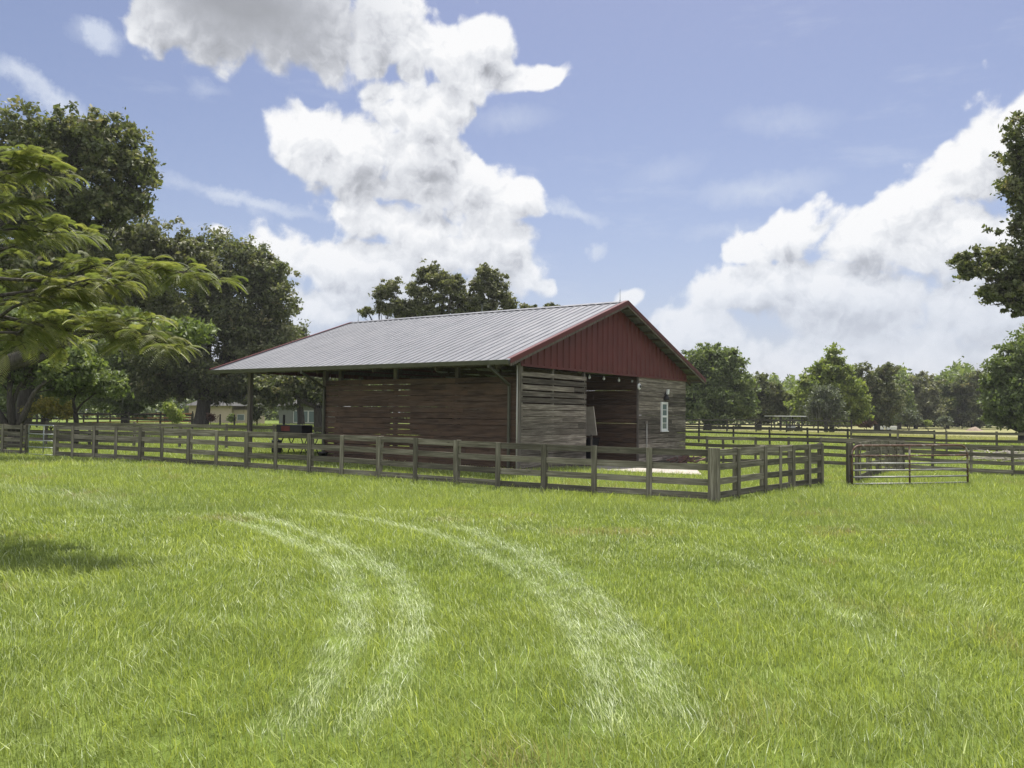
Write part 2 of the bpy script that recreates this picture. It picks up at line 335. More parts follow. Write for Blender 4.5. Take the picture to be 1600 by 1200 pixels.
def grass():
    n = 1300000
    # radial density law: constant near, thinning with distance
    Dg = np.linspace(2.2, 95, 4000); dens = np.where(Dg < 7, 1500, 1500 * (7 / Dg) ** 1.35)
    pdf = dens * Dg; cdf = np.cumsum(pdf); cdf /= cdf[-1]
    D = np.interp(RNG.random(n), cdf, Dg); az = RNG.uniform(-R(38), R(38), n)
    x = D * np.sin(az); y = D * np.cos(az)
    keep = np.ones(n, bool)
    ib, a, b = in_barn(x, y); keep &= ~ib
    keep &= ~(in_poly(x, y, [GP(*q) for q in APRON]) & (RNG.random(n) > .02))
    cl = vnoise(x, y, .35, 3); keep &= (RNG.random(n) < .45 + .75 * cl)
    x, y, D = x[keep], y[keep], D[keep]; n = len(x)
    z = gz(x, y)
    big = vnoise(x, y, 3.2, 1) * .6 + vnoise(x, y, 1.1, 2) * .4
    fine = vnoise(x, y, .3, 5)
    # wheel tracks: flattened, paler grass
    tr = np.zeros(n); tdx = np.zeros(n); tdy = np.zeros(n)
    for pl, wd, ws in TRACKS:
        lo, hi = pl.min(0) - 1, pl.max(0) + 1
        idx = np.where((x > lo[0]) & (x < hi[0]) & (y > lo[1]) & (y < hi[1]))[0]
        tg = np.gradient(pl, axis=0); tg /= np.linalg.norm(tg, axis=1)[:, None]
        for ch in np.array_split(idx, max(1, len(idx) // 20000)):
            d2 = (x[ch, None] - pl[None, :, 0]) ** 2 + (y[ch, None] - pl[None, :, 1]) ** 2
            j = d2.argmin(1); dd = np.sqrt(d2[np.arange(len(ch)), j]) + (vnoise(x[ch], y[ch], .45, 9) - .5) * .14
            w = np.clip(1.3 - dd / wd, 0, 1) * ws * np.clip(np.minimum(j, len(pl) - 1 - j) / 12, 0, 1) ** (.5 if ws < .8 else .25); up = w > tr[ch]
            tr[ch] = np.where(up, w, tr[ch]); tdx[ch] = np.where(up, tg[j, 0], tdx[ch]); tdy[ch] = np.where(up, tg[j, 1], tdy[ch])
    far = np.clip(D / 6, 1, None)
    h = RNG.uniform(.045, .10, n) * (.75 + .6 * big) * (1 + .25 * np.clip(far - 1, 0, 3) * .3)
    tall = RNG.random(n) < .045; h = np.where(tall, h * 1.5, h)
    h *= np.where(y > 60, 1.5, 1)
    h *= (1 - .25 * tr)
    w = .0039 * far ** .85 * RNG.uniform(.7, 1.4, n) * np.where(tall, 1.7, 1)
    a = RNG.uniform(0, 2 * np.pi, n); lean = np.abs(RNG.normal(.45, .35, n)) * h
    lx = np.cos(a) * lean; ly = np.sin(a) * lean
    # a mown lean of neighbouring blades
    la = vnoise(x, y, 1.5, 11) * 6.28; lx += np.cos(la) * h * .18; ly += np.sin(la) * h * .18
    lx += tr * tdx * h * 1.2; ly += tr * tdy * h * 1.2
    hz = h * (1 - .45 * tr)
    b2 = a + np.pi / 2 + RNG.normal(0, .5, n); wx = np.cos(b2) * w / 2; wy = np.sin(b2) * w / 2
    # colour of the blade itself
    c0 = np.array([.13, .18, .046]); c1 = np.array([.385, .445, .122]); c2 = np.array([.52, .58, .41])
    k = np.clip(.16 + .25 * tall + .5 * RNG.random(n) + .42 * (big - .5) + .25 * (fine - .5), 0, 1)[:, None]
    col = c0 * (1 - k) + c1 * k
    dry = np.clip((RNG.random(n) < .05 + .07 * vnoise(x, y, 4.5, 21)) * .8 + tr * RNG.uniform(.0, .62, n), 0, 1)[:, None]
    col = col * (1 - dry) + c2 * dry
    br = np.clip((vnoise(x, y, 1.3, 31) * .6 + vnoise(x, y, .4, 32) * .4 - .66) * 5, 0, 1) * (RNG.random(n) < .55); br = (br * .7)[:, None]; col = col * (1 - br) + np.array([.33, .27, .16]) * br
    fr = (np.clip((y - 60) / 16, 0, 1) * np.clip((x - 16) / 10, 0, 1))[:, None] * .75; col = col * (1 - fr) + np.array([.33, .32, .17]) * fr
    p0 = np.stack([x - wx, y - wy, z - .01], 1); p1 = np.stack([x + wx, y + wy, z - .01], 1)
    m0 = np.stack([x + lx * .35 - wx * .8, y + ly * .35 - wy * .8, z + hz * .62], 1); m1 = np.stack([x + lx * .35 + wx * .8, y + ly * .35 + wy * .8, z + hz * .62], 1)
    t0 = np.stack([x + lx - wx * .12, y + ly - wy * .12, z + hz], 1); t1 = np.stack([x + lx + wx * .12, y + ly + wy * .12, z + hz], 1)
    near = D < 16
    q1 = np.stack([p0, p1, m1, m0], 1)[near].reshape(-1, 3); q2 = np.stack([m0, m1, t1, t0], 1)[near].reshape(-1, 3)
    fw = ~near; T0 = t0[fw] * .85 + m0[fw] * .15; q3 = np.stack([p0[fw], p1[fw], t1[fw], T0], 1).reshape(-1, 3)
    co = np.concatenate([q1, q2, q3]); ti = np.concatenate([col[near], col[near] * 1.08, col[fw]])
    o = np_mesh('grass', co, 4, 'grass blades', tint=ti)
    tag(o, 'green pasture grass covering the field around the barn, with paler curving wheel tracks', 'grass', kind='stuff')
grass()

# ------------------------------------------------------------------ fences
def fence_run(name, label, p0, p1, fracs, kinds, rails, hpost, mat=('fence wood x', 'fence wood z'), flip=1, board_h=.155, thick=.028, post=.11, group=None, batten=True, every=2, cat='fence'):
    """p0,p1 ground xy ends; fracs = positions of uprights along the run; kinds 'P' post+cover board, 'B' cover board only."""
    p0 = np.array(p0[:2], float); p1 = np.array(p1[:2], float); dv = p1 - p0; Ln = np.linalg.norm(dv); d = dv / Ln; nrm = np.array([d[1], -d[0]]) * flip
    rz = math.atan2(d[1], d[0])
    root = empty(name, (p0[0], p0[1], g(*p0)), 0); tag(root, label, cat, group)
    zr = root.location.z
    def place(o, x, off, z, tilt=0):
        q = p0 + d * x + nrm * off; o.parent = root; o.location = (q[0] - p0[0], q[1] - p0[1], z - zr); o.rotation_euler = (random.uniform(-1, 1) * .012, tilt, rz)
    xs = [f * Ln for f in fracs]; zs = [g(*(p0 + d * x)) for x in xs]
    for x, z, k in zip(xs, zs, kinds):
        hh = hpost + random.uniform(-.015, .015)
        if 'P' in k:
            o = MB().box(-post / 2, post / 2, -post / 2, post / 2, -.3, hh, .004).build('post', mat[1], bevel=.006); place(o, x, -(post / 2 + thick / 2), z, random.uniform(-.022, .022))
        if batten and 'B' in k:
            o = MB().box(-.075, .075, -thick / 2, thick / 2, -.05, hh - .01, .003).build('cover_board', mat[1], bevel=.004); place(o, x, thick + .003, z, random.uniform(-.01, .01))
    # rails span from upright to upright in lengths of `every`
    for rh in rails:
        i = 0
        while i < len(xs) - 1:
            j = min(i + every, len(xs) - 1)
            za, zb = zs[i] + rh + random.uniform(-.012, .012), zs[j] + rh + random.uniform(-.012, .012); ln = xs[j] - xs[i]
            sag = [zs[k] for k in range(i, j + 1)]
            mb = MB(); n_ = 6
            xx = np.linspace(0, ln - .006, n_); zz = np.interp(xx, [0, ln], [0, 0]); zt = np.interp(xx, [0, ln], [za, zb]) - za + np.sin(np.linspace(0, math.pi, n_)) * random.uniform(-.012, .006)
            vs = []
            for a_, b_ in zip(xx, zt):
                for yy in (-thick / 2, thick / 2):
                    for s_ in (-1, 1): vs.append((a_, yy + random.uniform(-.002, .002), b_ + s_ * board_h / 2 + random.uniform(-.003, .003)))
            fs = [(0, 1, 3, 2), (4 * n_ - 4, 4 * n_ - 2, 4 * n_ - 1, 4 * n_ - 3)]
            for k in range(n_ - 1):
                b = 4 * k; fs += [(b, b + 4, b + 5, b + 1), (b + 2, b + 3, b + 7, b + 6), (b + 1, b + 5, b + 7, b + 3), (b, b + 2, b + 6, b + 4)]
            mb.add(vs, fs); o = mb.build('rail', mat[0]); place(o, xs[i], 0, za)
            o.rotation_euler = (random.uniform(-.01, .01), 0, rz)
            i = j
    return root
def fr(pxs, p0, p1):                    # fractions of a run under picture columns
    p0 = np.array(p0); p1 = np.array(p1); out = []
    d = (p1 - p0)[:2]; n = np.array([d[1], -d[0], 0])
    for px in pxs:
        q = on_plane(px, 700, np.array([p0[0], p0[1], 0]), n); out.append(float(np.dot(q[:2] - p0[:2], d) / np.dot(d, d)))
    return out
HP = 1.25; RAILS = (.14, .47, .82, 1.16)
cA = G(1113, 19.7); cB = G(86, 32.75); cB = on_front(86, 715)
pxs = [1113, 1015, 929, 850, 779, 713.5, 650, 592, 535, 484, 432, 386, 339, 295, 254, 219, 182, 147, 114, 86]
kd = ['PB'] + ['B' if i % 2 else 'PB' for i in range(1, 20)]; kd[1] = 'PB'; kd[-1] = 'PB'
kd = ['PB', 'B', 'PB', 'PB', 'B', 'PB', 'B', 'PB', 'B', 'PB', 'B', 'PB', 'B', 'PB', 'B', 'PB', 'B', 'PB', 'B', 'PB']
kd[2] = 'B'
fence_run('plank_fence', 'long weathered four-plank fence running from the near corner post across the front of the barn', cA, cB, fr(pxs, cA, cB), kd, RAILS, HP, flip=-1)
cC = G(1284, 24.9)
fence_run('plank_fence', 'short weathered plank fence running back from the near corner post, right of the barn', cA, cC, [f for f in fr([1116, 1153, 1195, 1218, 1239, 1264, 1284], cA, cC)], ['', 'PB', 'PB', 'B', 'PB', 'PB', 'PB'], RAILS, HP, flip=1)
# thick corner post
o = MB().box(-.13, .13, -.1, .1, -.3, HP + .03, .004).build('corner_post', 'fence wood z', bevel=.008); o.location = (cA[0] + .03, cA[1] - .05, cA[2]); o.rotation_euler = (0, 0, -R(25))
tag(o, 'thick square corner post where the front plank fences meet, right of the barn', 'post')
# left end beyond the small gate
cD = on_front(39, 712); cE = on_front(-60, 706)
fence_run('plank_fence', 'weathered plank fence stub left of the small galvanised gate', cD, cE, fr([39, 34, 4, -28, -60], cD, cE), ['P', 'B', 'PB', 'B', 'PB'], (.14, .38, .62, .86, 1.12), HP, flip=-1)

def tube_gate(name, label, p0, p1, z0, z1, rails, rad, cols, stiles, corner=.25, cat='gate'):
    p0 = np.array(p0[:2]); p1 = np.array(p1[:2]); dv = p1 - p0; Ln = np.linalg.norm(dv); rz = math.atan2(dv[1], dv[0])
    zz = g(*p0); root = empty(name, (p0[0], p0[1], zz), rz); tag(root, label, cat); zt = g(*p1) - zz
    def sh(x, z): return (x, 0, z + zt * x / Ln)
    pts = [sh(0, z0)] + [sh(0, z1 - corner)] + [sh(corner * (1 - math.cos(t)), z1 - corner + corner * math.sin(t)) for t in np.linspace(.2, math.pi / 2, 6)]
    pts += [sh(Ln - corner + corner * math.sin(t), z1 - corner + corner * math.cos(t)) for t in np.linspace(0, math.pi / 2 - .2, 6)] + [sh(Ln, z1 - corner), sh(Ln, z0)]
    MB().tube(pts, rad * 1.25, 10).build('frame', cols[0], root, True)
    for i, rh in enumerate(rails):
        MB().tube([sh(.0, rh), sh(Ln * .5, rh - .008), sh(Ln, rh)], rad, 8).build('rail', cols[1] if i < len(rails) - 1 else cols[2], root, True)
    for sx in stiles: MB().tube([sh(Ln * sx, z0), sh(Ln * sx, z1)], rad * 1.1, 8).build('stile', cols[0], root, True)
    for z in (z0 + .2, z1 - .35): MB().box(-.07, 0, -.025, .025, z, z + .07).build('hinge', 'dark steel', root)
    return root
tube_gate('metal_gate', 'small galvanised metal gate between fence posts at the far left', on_front(44, 712) , on_front(83, 715), .08, 1.22, (.08, .36, .62, .88), .018, ('galvanised', 'galvanised', 'galvanised'), (.6,), .08)
gA, gB = G(1331, 24.6), G(1511, 25.4)
tube_gate('metal_gate', 'long rusty tubular gate standing open in the grass, right of the paddock fence', gA, gB, .07, 1.20, (.07, .27, .47, .67, .90), .025, ('rusty pipe', 'grey pipe', 'rusty pipe'), (.49,), .26)
gp = G(1327, 24.9); o = MB().box(-.08, .08, -.08, .08, -.3, 1.28, .005).build('gate_post', 'fence wood z', bevel=.008); o.location = tuple(gp); tag(o, 'square wooden post that the rusty tubular gate hangs from', 'post')
# lane fence seen end-on through the gate
kA, kB = G(1342, 26.2), G(1410, 36.0)
fence_run('plank_fence', 'plank fence running straight back behind the rusty tubular gate', kA, kB, [0, .2, .4, .6, .8, 1], ['PB', 'PB', 'PB', 'PB', 'PB', 'PB'], RAILS, HP, flip=1, every=1)
# back fence behind the barn
bA, bB = G(1000, 40.5), G(1720, 33.5)
fence_run('plank_fence', 'weathered plank fence crossing behind the barn and gate on the right', bA, bB, fr([1000, 1050, 1104, 1130, 1180, 1232, 1282, 1330, 1370, 1412, 1457, 1517, 1583, 1650, 1720], bA, bB), ['P'] * 15, (.22, .56, .90, 1.24), 1.33, flip=1)
o_ = [  # farther fences: name label, px0,D0,px1,D1, spacing, rails, height
    ('dark plank fence, thicker topped, across the field beyond the gate', 1330, 52, 1900, 46, 2.6, (.3, .75, 1.2), 1.35, 'fence wood x', 'fence wood z'),
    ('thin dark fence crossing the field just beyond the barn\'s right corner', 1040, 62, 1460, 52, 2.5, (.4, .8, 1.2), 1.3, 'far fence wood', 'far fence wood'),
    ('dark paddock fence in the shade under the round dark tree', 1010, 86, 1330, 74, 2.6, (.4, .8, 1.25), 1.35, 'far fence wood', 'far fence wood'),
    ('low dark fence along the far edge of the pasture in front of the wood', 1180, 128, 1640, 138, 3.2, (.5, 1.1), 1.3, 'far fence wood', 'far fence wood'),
    ('weathered plank fence of the left paddock, behind the front fence', -60, 44, 505, 40, 2.5, (.3, .7, 1.12), 1.25, 'fence wood x', 'fence wood z'),
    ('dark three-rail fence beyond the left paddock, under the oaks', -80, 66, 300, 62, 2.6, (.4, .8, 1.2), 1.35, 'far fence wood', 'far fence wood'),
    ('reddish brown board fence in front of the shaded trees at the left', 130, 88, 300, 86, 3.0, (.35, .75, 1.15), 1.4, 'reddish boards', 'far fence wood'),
]
for lab, a, Da, b, Db, st, rl, hp, m1, m2 in o_:
    q0, q1 = G(a, Da), G(b, Db); Ln = np.linalg.norm((q1 - q0)[:2]); n_ = max(2, int(Ln / st))
    fence_run('plank_fence', lab, q0, q1, list(np.linspace(0, 1, n_ + 1)), ['P'] * (n_ + 1), rl, hp, mat=(m1, m2), batten=False, board_h=.13 if Da > 60 else .16, every=2)
# row of single posts in front of the beige house
for i, px in enumerate([300, 321.5, 344, 366.5, 389]):
    q = G(px, 66); o = MB().tube([(0, 0, -.2), (0, 0, .7), (0, 0, 1.25)], [.075, .07, .06], 8).build('fence_post', 'far fence wood', loc=q)
    tag(o, 'dark round post in the row in front of the beige house', 'post', 'dark posts in front of the beige house')

# ------------------------------------------------------------------ barn
XW0, XW1, YG = 1.321, 15.13, .581; ZE = 1.704; XR = 8.04; RISE = 2.78; LEN = 15.38; ZB = ZE - .061; XT = 16.14
barn = empty('barn', (E1[0], E1[1], 0), math.atan2(VV[1], VV[0]))   # local x across the gable, local y along the length
tag(barn, 'open-sided wooden barn with grey ribbed metal roof and dark red metal gable', 'barn')
def loc_of(w): d = np.array(w) - E1 * [1, 1, 0]; return np.array([np.dot(d, VV), np.dot(d, UU), w[2]])
def on_gable(px, py, yy=YG): return loc_of(on_plane(px, py, BL(0, yy, 0), UU))
def on_side(px, py, xx=XW0): return loc_of(on_plane(px, py, BL(xx, 0, 0), VV))
YEND = on_side(508, 650)[1]; YPOST = on_side(387, 650)[1]
GL = -1.86                                                # ground level in barn space near the front
def roof_z(x): return ZE + RISE * (x / XR if x <= XR else (XT - x) / (XT - XR))
# ribbed roof
def ribbed(name, xa, xb, flipn, parent):
    mb = MB(); prof = []; y = 0.0; pit = .333
    while y < LEN - .01:
        prof += [(y, 0), (min(y + pit - .075, LEN), 0), (min(y + pit - .055, LEN), .032), (min(y + pit - .02, LEN), .032), (min(y + pit, LEN), 0)]; y += pit
    prof = sorted(set(prof)); nseg = 5; vs = []
    for i in range(nseg + 1):
        x = xa + (xb - xa) * i / nseg
        for (yy, h) in prof: vs.append((x, yy, roof_z(x) + h))
    n_ = len(prof); fs = []
    for i in range(nseg):
        for j in range(n_ - 1): fs.append((i * n_ + j, (i + 1) * n_ + j, (i + 1) * n_ + j + 1, i * n_ + j + 1))
    mb.add(vs, fs); o = mb.build(name, 'roof steel', parent)
    sm = o.modifiers.new('solid', 'SOLIDIFY'); sm.thickness = .004; sm.offset = -1
    return o
roof = ribbed('roof_panel', -.04, XR, 1, barn); ribbed('roof_panel', XR + .001, XT + .04, 1, barn)
# ridge cap
s1 = RISE / XR; mb = MB()
mb.add([(XR - .22, 0, roof_z(XR - .22) + .045), (XR, 0, roof_z(XR) + .05), (XR + .22, 0, roof_z(XR + .22) + .045), (XR - .22, LEN, roof_z(XR - .22) + .045), (XR, LEN, roof_z(XR) + .05), (XR + .22, LEN, roof_z(XR + .22) + .045)], [(0, 1, 4, 3), (1, 2, 5, 4)])
o = mb.build('ridge_cap', 'roof steel', barn); sm = o.modifiers.new('solid', 'SOLIDIFY'); sm.thickness = .006
# rake trims (dark red) on both gables and both slopes, timber fascia under
for yy, sg in ((-.012, -1), (LEN + .012, 1)):
    for xa, xb in ((-.05, XR), (XR, XT + .05)):
        za, zb = roof_z(max(0, min(XT, xa))) , roof_z(max(0, min(XT, xb)))
        o = MB().add([(xa, yy - .012, za - .115), (xb, yy - .012, zb - .115), (xb, yy - .012, zb + .05), (xa, yy - .012, za + .05), (xa, yy + .012, za - .115), (xb, yy + .012, zb - .115), (xb, yy + .012, zb + .05), (xa, yy + .012, za + .05)],
                     [(0, 1, 2, 3), (7, 6, 5, 4), (0, 4, 5, 1), (3, 2, 6, 7), (0, 3, 7, 4), (1, 5, 6, 2)]).build('rake_trim', 'red steel', barn)
        y1 = yy - sg * .02
        ya, yb_ = sorted((y1, y1 - sg * .13))
        MB().add([(xa, ya, za + .053), (xb, ya, zb + .053), (xb, yb_, zb + .053), (xa, yb_, za + .053), (xa, ya, za + .046), (xb, ya, zb + .046), (xb, yb_, zb + .046), (xa, yb_, za + .046)],
                 [(0, 1, 2, 3), (7, 6, 5, 4), (0, 4, 5, 1), (3, 2, 6, 7), (0, 3, 7, 4), (1, 5, 6, 2)]).build('rake_flashing', 'red steel', barn)
        y2a, y2b = sorted((yy - sg * .016, yy - sg * .055))
        MB().add([(xa + .02, y2a, za - .205), (xb, y2a, zb - .205), (xb, y2a, zb - .02), (xa + .02, y2a, za - .02), (xa + .02, y2b, za - .205), (xb, y2b, zb - .205), (xb, y2b, zb - .02), (xa + .02, y2b, za - .02)],
                 [(0, 1, 2, 3), (7, 6, 5, 4), (0, 4, 5, 1), (3, 2, 6, 7), (0, 3, 7, 4), (1, 5, 6, 2)]).build('fascia_board', 'post wood', barn)
# purlins and trusses
for i in range(11):
    for side in (0, 1):
        x = .12 + i * .76 if side == 0 else XT - .12 - i * .76
        MB().box(x - .02, x + .02, .075, LEN - .08, roof_z(x) - .125, roof_z(x) - .025).build('purlin', 'rafter wood', barn)
for yy in [YG + .12] + list(np.arange(3.2, LEN, 2.9)):
    for xa, xb in ((.1, XR), (XR, XT - .1)):
        MB().beam((xa, yy, roof_z(xa) - .22), (xb, yy, roof_z(xb) - .22), .05, .17).build('rafter', 'rafter wood', barn)
    MB().box(.5, XT - .5, yy + .03, yy + .07, ZB + .02, ZB + .17).build('tie_beam', 'rafter wood', barn)
    MB().beam((XR, yy + .05, ZB + .1), (XR, yy + .05, roof_z(XR) - .3), .05, .09, (0, 1, 0)).build('king_post', 'rafter wood', barn)
# gable sheet: ribbed dark red steel
def gable_sheet(yy):
    mb = MB(); x = XW0 + .02; pit = .42; xe = XW1 - .02; prof = []
    while x < xe: prof += [(x, 0), (x + pit - .26, 0), (x + pit - .23, .04), (x + pit - .03, .04), (x + pit, 0)]; x += pit
    prof = [(min(a, xe), b) for a, b in prof]; vs = []
    for a, b in prof: vs += [(a, yy - b, ZB), (a, yy - b, roof_z(a) - .14)]
    mb.add(vs, [(2 * i, 2 * i + 2, 2 * i + 3, 2 * i + 1) for i in range(len(prof) - 1)])
    o = mb.build('gable_panel', 'red steel', barn); sm = o.modifiers.new('s', 'SOLIDIFY'); sm.thickness = .004; return o
gable_sheet(YG - .03); gable_sheet(LEN - .6)
MB().box(XW0 - .0, XW1, YG - .075, YG - .063, ZB - .05, ZB + .03).build('gable_trim', 'red steel', barn)
# gutter (near eave) and downspouts
mb = MB(); gx0 = -.16
mb.add([(gx0, .02, ZE + .0), (gx0, LEN, ZE + .0), (gx0 + .03, .02, ZE - .14), (gx0 + .03, LEN, ZE - .14), (-.03, .02, ZE - .14), (-.03, LEN, ZE - .14), (-.02, .02, ZE - .012), (-.02, LEN, ZE - .012), (gx0 + .02, .02, ZE), (gx0 + .02, LEN, ZE)], [(0, 1, 3, 2), (2, 3, 5, 4), (4, 5, 7, 6)])
o = mb.build('gutter', 'gutter steel', barn); sm = o.modifiers.new('s', 'SOLIDIFY'); sm.thickness = .006
mb = MB(); mb.add([(XT + .16, .02, ZE), (XT + .16, LEN, ZE), (XT + .13, .02, ZE - .14), (XT + .13, LEN, ZE - .14), (XT + .03, .02, ZE - .14), (XT + .03, LEN, ZE - .14)], [(2, 3, 1, 0), (4, 5, 3, 2)])
o = mb.build('gutter', 'gutter steel', barn); sm = o.modifiers.new('s', 'SOLIDIFY'); sm.thickness = .006
def y_side(px, xx=XW0): return on_side(px, 650, xx)[1]
for ya in (y_side(763, -.1), y_side(470, -.1)):
    mb = MB(); xs_ = XW0 - .09
    yb = y_side(795, xs_) if ya < 5 else y_side(506, xs_)
    mb.beam((-.10, ya, ZE - .13), (-.10, ya, ZE - .24), .085, .07, (0, 1, 0)).beam((-.10, ya, ZE - .21), (xs_, yb, ZE - .74), .085, .07).beam((xs_, yb, ZE - .70), (xs_, yb, GL + .05), .085, .07, (0, 1, 0))
    mb.build('downspout', 'gutter steel', barn)
# posts
def post(x, y, w=.15, z1=None, mat='post wood', name='post'):
    return MB().box(x - w / 2, x + w / 2, y - w / 2, y + w / 2, GL - .5, z1 or ZB + .12, .003).build(name, mat, barn, bevel=.006)
post(XW0 + .12, YPOST, .17); post(XW0 + .10, YEND + .1, .17); post(XW0 + .14, YG + .12, .15)
for yy in (3.3, 6.2, 9.1): post(XW0 + .13, yy, .14)
post(XW1 - .12, YPOST, .17); post(XW1 - .12, 6.5, .14); post(XW1 - .12, 10.5, .14)
post(8.0, YPOST, .17)
MB().box(XW0 + .04, XW0 + .09, YG + .2, LEN - .4, ZB - .02, ZB + .2).build('header_beam', 'post wood', barn)
MB().box(XW1 - .09, XW1 - .04, YG + .2, LEN - .4, ZB - .02, ZB + .2).build('header_beam', 'post wood', barn)
XD0, XD1 = on_gable(915.5, 640)[0], on_gable(998, 640)[0]
# board walls
def boards(name, mat, axis, fixed, a0, a1, z0, z1, pitch=.205, th=.026, gaps=0, gmax=.06, split=4.8, seed=1, bottom=None, rag=.01, out=-1):
    rn = random.Random(seed); mb = MB(); z = z1; row = 0
    while z > z0 + .02:
        zz0 = max(z - pitch, z0); a = a0; first = True
        while a < a1 - .01:
            seg = split * rn.uniform(.42, 1.0); b = min(a + seg, a1); b = a1 if a1 - b < .5 else b
            gp = rn.choice((0, .0, .018, gmax * .6, gmax)) if row < gaps else rn.choice((.008, .012, .016, .022)); gp = min(gp, pitch * .45)
            if gaps and row < gaps and split > 5.5: gp = gmax * rn.uniform(.6, .95)
            w = rn.uniform(-.004, .004); t0 = fixed + w + rn.uniform(0, .004)
            lo = zz0 + gp; hi = z
            e = rn.uniform(-rag, rag) if b == a1 else -.003; e0 = rn.uniform(-rag, rag) if a == a0 else 0
            tw = rn.uniform(-.005, .005)
            if axis == 'x': v = [(a + e0, t0, lo), (b + e, t0, lo + tw), (b + e, t0 + th, lo + tw), (a + e0, t0 + th, lo), (a + e0, t0, hi), (b + e, t0, hi + tw * .5), (b + e, t0 + th, hi + tw * .5), (a + e0, t0 + th, hi)]
            else: v = [(t0, a + e0, lo), (t0, b + e, lo + tw), (t0 + th, b + e, lo + tw), (t0 + th, a + e0, lo), (t0, a + e0, hi), (t0, b + e, hi + tw * .5), (t0 + th, b + e, hi + tw * .5), (t0 + th, a + e0, hi)]
            mb.add(v, [(3, 2, 1, 0), (4, 5, 6, 7), (0, 1, 5, 4), (1, 2, 6, 5), (2, 3, 7, 6), (3, 0, 4, 7)]); mb.r[-6:] = [rn.random()] * 6
            a = b
        z -= pitch; row += 1
    return mb.build(name, mat, barn)
zt_side = on_side(640, 592)[2]
boards('side_wall', 'barn brown boards y', 'y', XW0, YG + .05, YEND, GL - .1, zt_side, gaps=4, gmax=.028, seed=3)
zt_g = on_gable(860, 584)[2]
boards('gable_wall', 'barn grey boards x', 'x', YG - .02, XW0 + .05, XD0, GL - .3, zt_g, pitch=.215, gaps=5, gmax=.072, split=6, seed=5)
boards('gable_wall', 'barn grey boards x', 'x', YG - .02, XD1, XW1, GL - .6, ZB - .04, pitch=.2, seed=8, split=5, rag=.03)
boards('room_wall', 'barn brown boards y', 'y', XD1 - .03, YG + .02, YEND - .6, GL - .4, ZB, pitch=.2, seed=9)
boards('stall_wall', 'barn brown boards y', 'y', XD0 + .02, YG + .02, 7.0, GL - .4, ZB - .4, pitch=.2, seed=19)
boards('far_side_wall', 'barn grey boards y', 'y', XW1 - .02, YG + .02, YEND - .3, GL - .6, ZB - .05, pitch=.2, seed=10, gaps=5)
boards('back_wall', 'barn grey boards x', 'x', YEND - .5, XD0, XW1 - .1, GL - .4, ZB - .1, pitch=.21, seed=12)
boards('back_wall', 'barn grey boards x', 'x', YEND - .45, XW0 + .1, XD0 - 1.2, GL - .4, GL + 2.0, pitch=.21, seed=13, gaps=3)
for xx in (XW0 + .18, on_gable(865, 600)[0], XD0 - .09): MB().box(xx - .045, xx + .045, YG + .01, YG + .1, GL - .3, ZB + .02).build('stud', 'post wood', barn)
MB().box(XD1 - .075, XD1 - .035, YG - .03, YG + .06, GL - .4, ZB).build('door_jamb', 'post wood', barn)
MB().box(XW0 + .0, XW0 + .055, YG - .045, YG - .022, GL - .2, ZB + .0).build('corner_board', 'post wood', barn)
MB().box(XW0 - .075, XW0 - .03, YG - .05, YG + .02, GL - .2, ZB + .03).build('corner_board', 'post wood', barn)
MB().tube([(XW0 - .22, YG - .06, GL - .1), (XW0 - .22, YG - .06, ZE - .1)], .024, 8).build('conduit_pipe', 'white pipe', barn, True)
# floor slab and apron
MB().box(XW0 + .1, XW1, YG + .05, YEND, GL - .4, GL - .16).build('floor_slab', 'bare dirt', barn)
ap = [np.append(GP(a, b)[:2], 0) for a, b in APRON]
l0, l1, l2, l3 = ap[0], ap[1], ap[2], ap[3]; pad = MB(); vs = []; fs = []; n_ = 12
for i in range(n_ + 1):
    for j in range(n_ + 1):
        u, v = i / n_, j / n_; q = (l0 * (1 - u) + l1 * u) * (1 - v) + (l3 * (1 - u) + l2 * u) * v; zq = g(q[0], q[1])
        q = loc_of(np.array([q[0], q[1], zq + .05])); vs.append(tuple(q))
k_ = len(vs); vs += [(a, b, c - .15) for a, b, c in vs]
for i in range(n_):
    for j in range(n_):
        a = i * (n_ + 1) + j; fs += [(a, a + n_ + 1, a + n_ + 2, a + 1), (k_ + a + 1, k_ + a + n_ + 2, k_ + a + n_ + 1, k_ + a)]
for i in range(n_):
    for a, b in ((i, i + 1), ((n_ + 1) * n_ + i + 1, (n_ + 1) * n_ + i)): fs.append((a, b, b + k_, a + k_))
    for a, b in (((i + 1) * (n_ + 1), i * (n_ + 1)), (i * (n_ + 1) + n_, (i + 1) * (n_ + 1) + n_)): fs.append((a, b, b + k_, a + k_))
pad.add(vs, fs).build('concrete_apron', 'concrete', barn)
# window with sashes
wa = on_gable(1031.5, 628); wb = on_gable(1041, 673); wx0, wx1 = wa[0], wb[0]; wz1, wz0 = wa[2], wb[2]
fw = empty('window', ((wx0 + wx1) / 2, YG - .05, (wz0 + wz1) / 2)); fw.parent = barn
hw, hh = (wx1 - wx0) / 2, (wz1 - wz0) / 2
mb = MB()
for x0, x1, z0, z1 in ((-hw, -hw + .09, -hh, hh), (hw - .09, hw, -hh, hh), (-hw + .09, hw - .09, hh - .1, hh), (-hw + .09, hw - .09, -hh, -hh + .1), (-hw + .09, hw - .09, -.045, .045)): mb.box(x0, x1, -.03, .03, z0, z1)
mb.build('frame', 'white paint', fw)
for z0, z1 in ((-hh + .1, -.045), (.045, hh - .1)):
    MB().box(-hw + .09, hw - .09, .0, .008, z0, z1).build('pane', 'window glass', fw)
    MB().box(-hw + .09, hw - .09, -.012, -.004, (z0 + z1) / 2 - .012, (z0 + z1) / 2 + .012).build('glazing_bar', 'white paint', fw)
